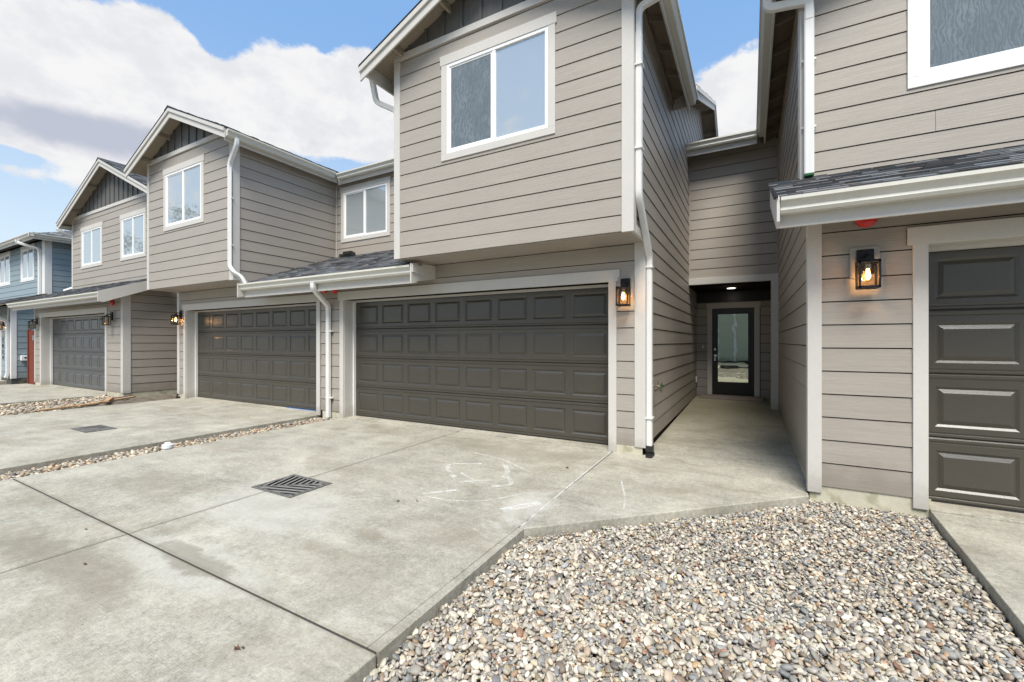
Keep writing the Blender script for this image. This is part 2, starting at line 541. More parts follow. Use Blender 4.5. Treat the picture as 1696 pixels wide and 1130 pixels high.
# ---------------------------------------------------------------- building helpers
def root(name, label, cat, loc=(0, 0, 0), group=None, rz=0.0):
    o = bpy.data.objects.new(name, None)
    o.empty_display_size = 0.2
    COL.objects.link(o)
    o.location = loc
    o.rotation_euler = (0, 0, rz)
    if label:
        o['label'] = label
        o['category'] = cat
    if group:
        o['group'] = group
    return o


def wloc(o):
    v = Vector((0, 0, 0))
    while o is not None:
        v = v + o.location
        o = o.parent
    return v


class MB:
    def __init__(s):
        s.v = []
        s.f = []
        s.c = None

    def add(s, vs, fs):
        n = len(s.v)
        s.v += [tuple(p) for p in vs]
        s.f += [tuple(i + n for i in f) for f in fs]

    def box(s, x0, x1, y0, y1, z0, z1):
        if x0 > x1: x0, x1 = x1, x0
        if y0 > y1: y0, y1 = y1, y0
        if z0 > z1: z0, z1 = z1, z0
        s.add([(x0, y0, z0), (x1, y0, z0), (x1, y1, z0), (x0, y1, z0), (x0, y0, z1), (x1, y0, z1), (x1, y1, z1), (x0, y1, z1)],
              [(0, 3, 2, 1), (4, 5, 6, 7), (0, 1, 5, 4), (1, 2, 6, 5), (2, 3, 7, 6), (3, 0, 4, 7)])
        return s

    def prism(s, bottom, top):
        """two matching rings of points"""
        n = len(bottom)
        s.add(list(bottom) + list(top), [tuple(range(n))[::-1], tuple(range(n, 2 * n))] + [(i, (i + 1) % n, n + (i + 1) % n, n + i) for i in range(n)])
        return s

    def ext(s, poly, axis, a, b):
        """2D polygon extruded along an axis: axis 'x': poly=(y,z); 'y': poly=(x,z); 'z': poly=(x,y)"""
        def P(q, t):
            return {'x': (t, q[0], q[1]), 'y': (q[0], t, q[1]), 'z': (q[0], q[1], t)}[axis]
        return s.prism([P(q, a) for q in poly], [P(q, b) for q in poly])

    def cyl(s, c0, c1, r0, r1=None, n=16):
        r1 = r0 if r1 is None else r1
        c0, c1 = Vector(c0), Vector(c1)
        d = (c1 - c0).normalized()
        u = d.orthogonal().normalized()
        w = d.cross(u)
        ring = lambda c, r: [c + (u * math.cos(2 * math.pi * i / n) + w * math.sin(2 * math.pi * i / n)) * r for i in range(n)]
        return s.prism(ring(c0, r0), ring(c1, r1))

    def lathe(s, c, axis, prof, n=20):
        """prof: list of (dist along axis, radius)"""
        c = Vector(c); d = Vector(axis).normalized()
        u = d.orthogonal().normalized(); w = d.cross(u)
        vs = []
        for t, r in prof:
            for i in range(n):
                a = 2 * math.pi * i / n
                vs.append(c + d * t + (u * math.cos(a) + w * math.sin(a)) * r)
        fs = []
        m = len(prof)
        for k in range(m - 1):
            for i in range(n):
                fs.append((k * n + i, k * n + (i + 1) % n, (k + 1) * n + (i + 1) % n, (k + 1) * n + i))
        fs.append(tuple(range(n))[::-1])
        fs.append(tuple(range((m - 1) * n, m * n)))
        s.add(vs, fs)
        return s

    def tube(s, pts, wa, wb, fixed, rnd_corner=0.06, seg=5, rounded=True):
        """rectangular tube along a polyline; 'fixed' is the constant side direction (half width wa), other half width wb"""
        P = [Vector(p) for p in pts]
        path = [P[0]]
        for i in range(1, len(P) - 1):
            a, b, c = P[i - 1], P[i], P[i + 1]
            r = min(rnd_corner, (b - a).length * .45, (c - b).length * .45)
            p0 = b + (a - b).normalized() * r
            p1 = b + (c - b).normalized() * r
            for k in range(seg + 1):
                t = k / seg
                path.append(p0 * (1 - t) ** 2 + b * 2 * t * (1 - t) + p1 * t * t)
        path.append(P[-1])
        fx = Vector(fixed).normalized()
        if rounded:
            e = 0.25
            cs = [(-1, -1 + e), (-1 + e, -1), (1 - e, -1), (1, -1 + e), (1, 1 - e), (1 - e, 1), (-1 + e, 1), (-1, 1 - e)]
        else:
            cs = [(-1, -1), (1, -1), (1, 1), (-1, 1)]
        vs = []
        for i, p in enumerate(path):
            t = (path[min(i + 1, len(path) - 1)] - path[max(i - 1, 0)]).normalized()
            sd_ = t.cross(fx).normalized()
            for (a, b) in cs:
                vs.append(p + fx * a * wa + sd_ * b * wb)
        m = len(cs)
        fs = [tuple(range(m))[::-1], tuple(range((len(path) - 1) * m, len(path) * m))]
        for k in range(len(path) - 1):
            for i in range(m):
                fs.append((k * m + i, k * m + (i + 1) % m, (k + 1) * m + (i + 1) % m, (k + 1) * m + i))
        s.add(vs, fs)
        return s

    def build(s, name, m, parent=None, bevel=0.0, smooth=False, label=None, kind=None, org=None):
        me = bpy.data.meshes.new(name)
        o0 = wloc(parent) if parent else Vector((0, 0, 0))
        base = Vector(org) if org is not None else o0
        me.from_pydata([(p[0] - base.x, p[1] - base.y, p[2] - base.z) for p in s.v], [], s.f)
        me.materials.append(MATS[m])
        if s.c is not None:
            at = me.color_attributes.new('Col', 'FLOAT_COLOR', 'POINT')
            at.data.foreach_set('color', np.array(s.c, dtype=np.float32).ravel())
        import bmesh
        bm = bmesh.new(); bm.from_mesh(me)
        bmesh.ops.recalc_face_normals(bm, faces=bm.faces)
        bm.to_mesh(me); bm.free()
        if smooth:
            me.polygons.foreach_set('use_smooth', [True] * len(me.polygons))
            me.set_sharp_from_angle(angle=R(35))
        o = bpy.data.objects.new(name, me)
        COL.objects.link(o)
        if parent:
            o.parent = parent
        o.location = base - o0
        if bevel:
            b = o.modifiers.new('bevel', 'BEVEL')
            b.width = bevel
            b.segments = 2
            b.limit_method = 'ANGLE'
            b.harden_normals = False
        if label: o['label'] = label
        if kind: o['kind'] = kind
        return o


def tag(o, label, cat, group=None):
    o['label'] = label
    o['category'] = cat
    if group: o['group'] = group
    return o


def W(face, const):
    if face == 'f': return lambda s, off, z: (s, const - off, z)
    if face == 'b': return lambda s, off, z: (s, const + off, z)
    if face == 'r': return lambda s, off, z: (const + off, s, z)
    if face == 'l': return lambda s, off, z: (const - off, s, z)


def clip_poly(poly, a, b, c):
    """keep a*s+b*z<=c"""
    out = []
    n = len(poly)
    for i in range(n):
        p, q = poly[i], poly[(i + 1) % n]
        dp, dq = a * p[0] + b * p[1] - c, a * q[0] + b * q[1] - c
        if dp <= 0: out.append(p)
        if dp * dq < 0:
            t = dp / (dp - dq)
            out.append((p[0] + (q[0] - p[0]) * t, p[1] + (q[1] - p[1]) * t))
    return out


EXPO = 0.2032


def siding(rt, face, const, s0, s1, z0, z1, holes=(), zr=0.104, clip=(), m='siding', maxlen=3.66, zfirst=None):
    w = W(face, const)
    zs = []
    if zfirst is not None:
        zs.append((z0, zfirst)); z = zfirst
    else:
        k = math.floor((z0 - zr) / EXPO + 1e-6); z = zr + k * EXPO
    while z < z1 - 0.004:
        zs.append((z, z + EXPO)); z += EXPO
    for (cb, ct) in zs:
        zb, zt = max(cb + (.006 if cb > z0 + .01 else 0), z0), min(ct - .0038, z1)
        if zt - zb < 0.012: continue
        cuts = sorted({s0, s1} | {h for q in holes for h in q[:2] if s0 < h < s1})
        runs = []
        cur = []
        for a, b in zip(cuts, cuts[1:]):
            subs = [(zb, zt)]
            for (ha, hb, hc, hd) in holes:
                if ha <= a + 1e-6 and hb >= b - 1e-6:
                    ns = []
                    for (p, q) in subs:
                        if hc > p: ns.append((p, min(q, hc)))
                        if hd < q: ns.append((max(p, hd), q))
                    subs = [x for x in ns if x[1] - x[0] > 0.004]
            if subs:
                cur.append((a, b, subs))
            else:
                if cur: runs.append(cur)
                cur = []
        if cur: runs.append(cur)
        for run in runs:
            ra, rb = run[0][0], run[-1][1]
            joints = [ra]
            if rb - ra > maxlen:
                q = ra + rnd.uniform(0.8, 3.4)
                while q < rb - 0.5:
                    if not any(abs(q - e) < 0.15 for e in cuts):
                        joints.append(q)
                    q += maxlen
            joints.append(rb)
            for ja, jb in zip(joints, joints[1:]):
                mb = MB()
                for (a, b, subs) in run:
                    A = max(a, ja + (0.0015 if ja > ra else 0)); B = min(b, jb - (0.0015 if jb < rb else 0))
                    if B - A < 0.004: continue
                    for (p, q) in subs:
                        poly = [(A, p), (B, p), (B, q), (A, q)]
                        for cl in clip:
                            poly = clip_poly(poly, *cl)
                            if len(poly) < 3: break
                        if len(poly) < 3: continue
                        offn = lambda z_: 0.011 + 0.008 * (1 - (z_ - cb) / EXPO)
                        fr = [w(x, offn(z_), z_) for x, z_ in poly]
                        bk = [w(x, 0.0, z_) for x, z_ in poly]
                        mb.prism(bk, fr)
                if mb.v:
                    mb.build('siding_board', m, rt)


def board(rt, name, face, const, s0, s1, z0, z1, off=0.03, m='trim', off0=0.0, bevel=0.003):
    w = W(face, const)
    mb = MB()
    a = w(s0, off0, z0); b = w(s1, off, z1)
    mb.box(a[0], b[0], a[1], b[1], z0, z1)
    return mb.build(name, m, rt, bevel)


def window(rt, face, const, s0, s1, z0, z1, casing='trim', mull=0.5, screen=0, cw=0.09, head=0.13, ear=0.02, label=None, pane='pane'):
    """outer casing limits s0..s1, z0..z1"""
    w = W(face, const)

    def bx(mb, a, b, o0, o1, c, d):
        p = w(a, o0, c); q = w(b, o1, d)
        mb.box(p[0], q[0], p[1], q[1], c, d)
    i0, i1, j0, j1 = s0 + cw, s1 - cw, z0 + cw, z1 - head
    fr = MB()
    t = 0.042
    bx(fr, i0, i0 + t, 0.0, .026, j0, j1); bx(fr, i1 - t, i1, 0.0, .026, j0, j1)
    bx(fr, i0 + t, i1 - t, 0.0, .026, j0, j0 + t); bx(fr, i0 + t, i1 - t, 0.0, .026, j1 - t, j1)
    mm = i0 + (i1 - i0) * mull
    bx(fr, mm - .026, mm + .026, 0.0, .022, j0 + t, j1 - t)
    o = fr.build('window', 'vinyl', rt, 0.003, label=label)
    wl = wloc(rt)
    sash = MB()
    q = 0.022
    for k, (a, b) in enumerate(((i0 + t, mm - .026), (mm + .026, i1 - t))):
        if k == screen:
            bx(sash, a, a + q, .0, .014, j0 + t, j1 - t); bx(sash, b - q, b, .0, .014, j0 + t, j1 - t)
            bx(sash, a + q, b - q, .0, .014, j0 + t, j0 + t + q); bx(sash, a + q, b - q, .0, .014, j1 - t - q, j1 - t)
        p = MB(); bx(p, a, b, .001, .006, j0 + t, j1 - t)
        p.build('pane', pane, o)
        if k == screen and pane == 'pane':
            pass
    sash.build('sash', 'vinyl', o)
    for nm, a, b, c, d, of in (('casing', s0, s0 + cw, z0 + cw, z1 - head, .03), ('casing', s1 - cw, s1, z0 + cw, z1 - head, .03),
                               ('casing', s0, s1, z0, z0 + cw, .031), ('casing', s0 - ear, s1 + ear, z1 - head, z1, .034)):
        cb = MB(); bx(cb, a, b, .0, of, c, d); cb.build(nm, casing, o, 0.003)
    return o, (i0 + t, mm - .026, mm + .026, i1 - t, j0 + t, j1 - t)


def add_screen(o, face, const, a, b, c, d):
    w = W(face, const)
    p = w(a, .008, c); q = w(b, .010, d)
    MB().box(p[0], q[0], p[1], q[1], c, d).build('insect_screen', 'screen', o)


# ---- garage door
PW, PH = 0.495, 0.335


def panel_mesh(m):
    rings = [(0, 0), (0.018, 0.0115), (0.021, 0.0125), (0.053, -0.0015), (0.056, -0.0015)]
    vs, fs = [], []
    for ins, dep in rings:
        vs += [(-PW / 2 + ins, dep, -PH / 2 + ins), (PW / 2 - ins, dep, -PH / 2 + ins), (PW / 2 - ins, dep, PH / 2 - ins), (-PW / 2 + ins, dep, PH / 2 - ins)]
    for k in range(len(rings) - 1):
        for i in range(4):
            fs.append((4 * k + i, 4 * k + (i + 1) % 4, 4 * k + 4 + (i + 1) % 4, 4 * k + 4 + i))
    n = 4 * (len(rings) - 1)
    fs.append((n, n + 1, n + 2, n + 3))
    me = bpy.data.meshes.new('door_panel')
    me.from_pydata(vs, [], fs)
    me.materials.append(MATS[m])
    me.update()
    return me


PANEL = {k: panel_mesh(k) for k in ('garage_door', 'garage_door_grey')}


def garage_door(rt, x0, x1, y, z0, nsec=4, h=0.522, m='garage_door', cols=8):
    """sectional door, each section holds raised panels; the bottom seal is the part's own mesh"""
    seal = MB().box(x0, x1, y + .004, y + .04, z0 - 0.012, z0 + .03)
    seal.box(x0, x1, y + 0.045, y + .06, z0, z0 + nsec * h)
    door = seal.build('garage_door', 'black_plastic', rt)
    wl = wloc(rt)
    edge = .035
    pitch = (x1 - x0 - 2 * edge) / cols
    for k in range(nsec):
        zb = z0 + k * h
        pz = zb + 0.262 - 0.004
        pb, pt = pz - PH / 2, pz + PH / 2
        # section skin: horizontal rails with rolled edges, stiles between the panels
        mb = MB()
        prof_b = [(.012, zb), (.0, zb + .010), (.0, zb + .026), (.007, zb + .032), (.0, zb + .046), (.0, pb)]
        prof_t = [(.0, pt), (.0, zb + h - .052), (.008, zb + h - .047), (.001, zb + h - .030), (.001, zb + h - .014), (.012, zb + h - .002)]
        for prof in (prof_b, prof_t):
            n = len(prof)
            vs = [(x0, y + d, z) for d, z in prof] + [(x1, y + d, z) for d, z in prof]
            mb.add(vs, [(i, i + n, i + n + 1, i + 1) for i in range(n - 1)])
        xs = [x0] + [v for c in range(cols) for v in (x0 + edge + pitch * (c + .5) - PW / 2, x0 + edge + pitch * (c + .5) + PW / 2)] + [x1]
        for a, b in zip(xs[0::2], xs[1::2]):
            mb.add([(a, y, pb), (b, y, pb), (b, y, pt), (a, y, pt)], [(0, 1, 2, 3)])
        mb.box(x0, x1, y + .02, y + .044, zb + .002, zb + h - .004)
        me = bpy.data.meshes.new('door_section')
        me.from_pydata([(p[0] - wl.x, p[1] - wl.y, p[2] - wl.z) for p in mb.v], [], mb.f)
        me.materials.append(MATS[m]); me.update()
        so = bpy.data.objects.new('door_section', me); COL.objects.link(so); so.parent = door
        for c in range(cols):
            po = bpy.data.objects.new('door_panel', PANEL[m])
            COL.objects.link(po)
            po.parent = door
            po.location = Vector((x0 + edge + pitch * (c + .5), y, pz)) - wl
    return door


def gutter(rt, axis, a, b, pos, side, ztop, h=.12, d=.125, m='gutter', caps=True):
    """K-style gutter along axis from a to b. pos: coordinate of the back (fascia face); side: +1/-1 outward direction"""
    prof = [(0, 0), (.0, -h), (.075, -h), (.090, -h * .80), (.085, -h * .62), (.105, -h * .34), (d, -h * .22), (d, 0), (d - .014, 0), (d - .014, -.012),
            (d - .006, -h * .2), (.100, -h * .30), (.079, -h * .6), (.083, -h * .78), (.070, -h + .006), (.006, -h + .006), (.006, 0)]
    pts = [(pos + side * q[0], ztop + q[1]) for q in prof]
    mb = MB()
    n = len(pts)

    def P(q, t):
        return (t, q[0], q[1]) if axis == 'x' else (q[0], t, q[1])
    vs = [P(q, a) for q in pts] + [P(q, b) for q in pts]
    fs = [(i, (i + 1) % n, n + (i + 1) % n, n + i) for i in range(n)]
    mb.add(vs, fs)
    outer = [(pos + side * q[0], ztop + q[1]) for q in prof[:8]]
    if caps:
        for t, e in ((a, .004 if b > a else -.004), (b, -.004 if b > a else .004)):
            mb.ext(outer, axis, t, t + e)
    return mb.build('gutter', m, rt)


def shingles(rt, o, u, v, lu, lv, expo=0.14, seed=1, clipf=None, name='shingles', base=(0.105, 0.107, 0.112)):
    """tabs laid on the plane with origin o (eave corner), u along the eave, v up the slope"""
    r = random.Random(seed)
    o, u, v = Vector(o), Vector(u).normalized(), Vector(v).normalized()
    nrm = u.cross(v).normalized()
    if nrm.z < 0: nrm = -nrm
    mb = MB(); mb.c = []
    rows = int(lv / expo) + 1
    for k in range(rows):
        q0, q1 = k * expo, min((k + 1) * expo + 0.02, lv + 0.01)
        s = -r.uniform(0, .2)
        while s < lu:
            wd = r.choice((.10, .13, .16, .2, .26, .32))
            a, b = max(s, 0), min(s + wd, lu)
            s += wd
            if b - a < .012: continue
            if clipf and not clipf((a + b) / 2, (q0 + q1) / 2): continue
            th = r.choice((.004, .006, .011, .016))
            lo = q0 - (r.uniform(0, .006))
            P = lambda x, y, z: o + u * x + v * y + nrm * z
            e = .0028
            mb.add([P(a + e, lo, 0.0), P(b - e, lo, 0.0), P(b - e, q1, 0), P(a + e, q1, 0), P(a + e, lo, th + .006), P(b - e, lo, th + .006), P(b - e, q1, .004), P(a + e, q1, .004)],
                   [(0, 1, 5, 4), (4, 5, 6, 7), (1, 2, 6, 5), (3, 0, 4, 7)])
            g = r.choice((.62, .8, 1.0, 1.2, 1.45)) * r.uniform(.9, 1.1)
            t = r.uniform(-.01, .01)
            mb.c += [(base[0] * g + t, base[1] * g, base[2] * g - t, 1)] * 8
    return mb.build(name, 'shingle', rt, kind='stuff')


def slab_roof(rt, pts_top, th, m='osb', name='roof_deck'):
    """thin slab under a 4-point sloped quad"""
    P = [Vector(p) for p in pts_top]
    n = (P[1] - P[0]).cross(P[3] - P[0]).normalized()
    if n.z < 0: n = -n
    mb = MB()
    mb.prism([p - n * th for p in P], P)
    return mb.build(name, m, rt)


def lamp(loc, lit, label, group='box lantern wall lamps', face='f'):
    """wall lantern hung on a back plate; loc: point on the wall at the plate's centre"""
    rt = root('wall_lamp', label, 'wall lamp', loc, group)
    x, y, z = loc
    MB().box(x - .10, x + .10, y - .022, y + .0, z - .13, z + .13).build('mounting_block', 'siding', rt, 0.004)
    MB().box(x - .058, x + .058, y - .044, y - .022, z - .105, z + .105).build('back_plate', 'black_metal', rt, 0.004)
    b = MB()
    b.tube([(x, y - .044, z + .03), (x, y - .075, z + .045), (x, y - .12, z + .045), (x, y - .13, z + .01)], .011, .011, (1, 0, 0), .02)
    b.cyl((x, y - .13, z + .0), (x, y - .13, z + .02), .03)
    b.build('arm', 'black_metal', rt)
    h, wd = .222, .071
    zt, zb = z - 0.012, z - .012 - h
    yc = y - .135
    c = MB()
    t = .0145
    for sx in (-1, 1):
        for sy in (-1, 1):
            cx, cy = x + sx * (wd - t / 2), yc + sy * (wd - t / 2)
            c.box(cx - t / 2, cx + t / 2, cy - t / 2, cy + t / 2, zb, zt)
    for zz in (zb, zt - t):
        for sx in (-1, 1):
            c.box(x + sx * wd, x + sx * (wd - t), yc - wd, yc + wd, zz - .001, zz + t + .001)
            c.box(x - wd, x + wd, yc + sx * wd, yc + sx * (wd - t), zz - .002, zz + t + .002)
    c.box(x - wd, x + wd, yc - wd, yc + wd, zt - .004, zt + .006)
    c.box(x - .028, x + .028, yc - .028, yc + .028, zb - .004, zb + .008)
    c.build('cage', 'black_metal', rt)
    g = wd - .006
    for (a, b_, c_, d) in ((-g, g, -g, -g + .003), (-g, g, g - .003, g), (-g, -g + .003, -g + .004, g - .004), (g - .003, g, -g + .004, g - .004)):
        MB().box(x + a, x + b_, yc + c_, yc + d, zb + .012, zt - .012).build('glass', 'lamp_glass', rt)
    MB().lathe((x, yc, zt - .004), (0, 0, -1), [(0, .018), (.035, .018), (.04, .022), (.06, .022), (.062, .014)], 16).build('socket', 'steel', rt, smooth=True)
    MB().lathe((x, yc, zt - .064), (0, 0, -1), [(0, .010), (.02, .012), (.045, .017), (.065, .018), (.08, .011), (.087, .003)], 16).build('bulb', 'bulb_glow' if lit else 'lamp_glass', rt, smooth=True)
    if lit:
        ld = bpy.data.lights.new('lamp_light', 'POINT')
        ld.energy = 6.0
        ld.color = (1, .60, .30)
        ld.shadow_soft_size = .02
        lo = bpy.data.objects.new('lamp_light', ld)
        COL.objects.link(lo); lo.parent = rt
        lo.location = (0, -.135, -.14)
    return rt


def bell(loc, label, r=.075):
    x, y, z = loc
    rt = root('alarm_bell', label, 'alarm bell', loc, 'red fire alarm bells')
    MB().lathe((x, y, z), (0, -1, 0), [(0, r * .55), (.02, r * .55), (.022, r * .99), (.03, r), (.045, r * .93), (.056, r * .72), (.062, r * .4), (.063, .012)], 28).build('gong', 'red_paint', rt, smooth=True)
    MB().box(x - r * .6, x + r * .6, y - .02, y, z - r * .6, z + r * .6).build('mount', 'red_paint', rt, .003)
    MB().cyl((x, y - .062, z), (x, y - .068, z), .018).build('badge', 'brass', rt)
    return rt


def strap(rt, x, y, z, m='downspout', dx=.055):
    MB().box(x - dx, x + dx, y - .012, y + .012, z - .012, z + .012).build('pipe_strap', m, rt)


# ================================================================= GROUND
def flat(name, poly, z0, z1, m, bevel=0.0, zfun=None):
    mb = MB()
    b = [(x, y, z0) for x, y in poly]
    t = [(x, y, z1 if zfun is None else zfun(x, y)) for x, y in poly]
    mb.prism(b, t)
    o = mb.build(name, m, None, bevel)
    o['kind'] = 'structure'
    return o


g = MB()
S = 1200
for (x0, x1, y0, y1) in ((-S, S, -S, S),):
    N = 2
g.add([(-S, -S, -.10), (S, -S, -.10), (S, S, -.10), (-S, S, -.10)], [(0, 1, 2, 3)])
g.build('ground', 'dirt')['kind'] = 'structure'
mat('joint', (0.045, 0.04, 0.032), .95)
J = .0055     # half joint
YJ = 1.37
YF = -4.4
# driveway in front of the middle garage
for (x0, x1, y0, y1) in ((-6.42, -3.86, YJ + J, 5.31), (-3.86, -1.49, YJ + J, 5.31), (-6.42, -3.86, YF, YJ - J)):
    flat('driveway', [(x0 + J * .65, y0), (x1 - J * .65, y0), (x1 - J * .65, y1), (x0 + J * .65, y1)], -.10, 0, 'concrete', .006)
flat('driveway', [(-3.855, YF), (-1.42, YF), (-1.425, YJ - J), (-3.855, YJ - J)], -.10, 0, 'concrete', .006)
flat('driveway', [(-1.489, YJ + J), (-1.425, YJ + J), (-1.44, 2.79), (-1.487, 2.79)], -.10, 0, 'concrete', .002)
flat('driveway', [(-6.32, 5.312), (-1.54, 5.312), (-1.54, 5.60), (-6.32, 5.60)], -.10, .012, 'concrete', .004)
for nm_, (xa, xb, ya, yb) in (('', (-6.42, -1.44, YJ - .010, YJ + .010)), ('', (-3.872, -3.848, YF, YJ - .012)), ('', (-3.872, -3.848, YJ + .012, 5.30)), ('', (-9.34, -9.31, YF, 5.30)), ('', (-12.0, -7.02, YJ - .010, YJ + .010))):
    flat('joint_filler', [(xa, ya), (xb, ya), (xb, yb), (xa, yb)], -.09, -.004, 'joint')
# entry walk
flat('walkway', [(-1.484, 2.80), (-1.44, 2.80), (.455, 4.60), (.455, 4.755), (-.90, 5.315), (-1.484, 5.34)], -.10, 0, 'concrete', .006)
flat('walkway', [(-.90, 5.325), (.455, 4.765), (.475, 4.765), (.475, 11.0), (-1.12, 11.0), (-1.12, 5.335)], -.10, 0, 'concrete', .004,
     zfun=lambda x, y: 0 if y < 6 else .10)
# driveway of the right-hand house
flat('driveway', [(.62, YF), (1.27, 4.66), (6.2, 4.66), (6.2, YF)], -.10, 0, 'concrete', .006)
flat('driveway', [(1.27, 4.664), (6.1, 4.664), (6.1, 5.0), (1.27, 5.0)], -.10, .012, 'concrete', .004)
# second unit driveway (left)
for (x0, x1, y0, y1) in ((-9.32, -7.02, YJ + J, 5.31), (-12.0, -9.33, YJ + J, 5.31), (-9.32, -7.02, YF, YJ - J), (-12.0, -9.33, YF, YJ - J)):
    flat('driveway', [(x0 + J * .4, y0), (x1, y0), (x1, y1), (x0 + J * .4, y1)], -.10, 0, 'concrete', .006)
flat('driveway', [(-11.78, 5.312), (-7.05, 5.312), (-7.05, 5.60), (-11.78, 5.60)], -.10, .012, 'concrete', .004)
# far unit driveway
for (x0, x1, y0, y1) in ((-17.0, -14.45, YJ, 4.7), (-20.6, -17.01, YJ, 4.7), (-17.0, -14.3, YF, YJ - J * 2), (-20.6, -17.01, YF, YJ - J * 2)):
    flat('driveway', [(x0, y0), (x1, y0), (x1, y1), (x0, y1)], -.10, 0, 'concrete', .006)
flat('driveway', [(-19.2, 4.702), (-14.5, 4.702), (-14.5, 5.0), (-19.2, 5.0)], -.10, .012, 'concrete', .004)
# blue house apron + shared road behind the camera
flat('driveway', [(-28.5, YF), (-22.6, YF), (-22.6, 4.7), (-28.5, 4.7)], -.10, 0, 'concrete', .006)
flat('road', [(-60, -10.5), (30, -10.5), (30, YF - .02), (-60, YF - .02)], -.10, -.01, 'asphalt')


# ---- pebbles: dropped one by one on a height map
def ico(level):
    import bmesh
    bm = bmesh.new()
    bmesh.ops.create_icosphere(bm, subdivisions=level, radius=1.0)
    v = np.array([x.co[:] for x in bm.verts]); f = np.array([[l.index for l in q.verts] for q in bm.faces])
    bm.free()
    return v, f


def inside(poly, x, y):
    c = False
    n = len(poly)
    for i in range(n):
        x0, y0 = poly[i]; x1, y1 = poly[(i + 1) % n]
        if (y0 > y) != (y1 > y) and x < (x1 - x0) * (y - y0) / (y1 - y0) + x0: c = not c
    return c


PAL = [((.46, .445, .40), 28), ((.36, .35, .335), 20), ((.27, .285, .30), 13), ((.48, .42, .34), 14), ((.62, .595, .54), 17), ((.17, .17, .175), 5),
       ((.38, .27, .175), 3.2), ((.24, .20, .165), 6), ((.30, .17, .12), .9), ((.38, .35, .25), 2)]


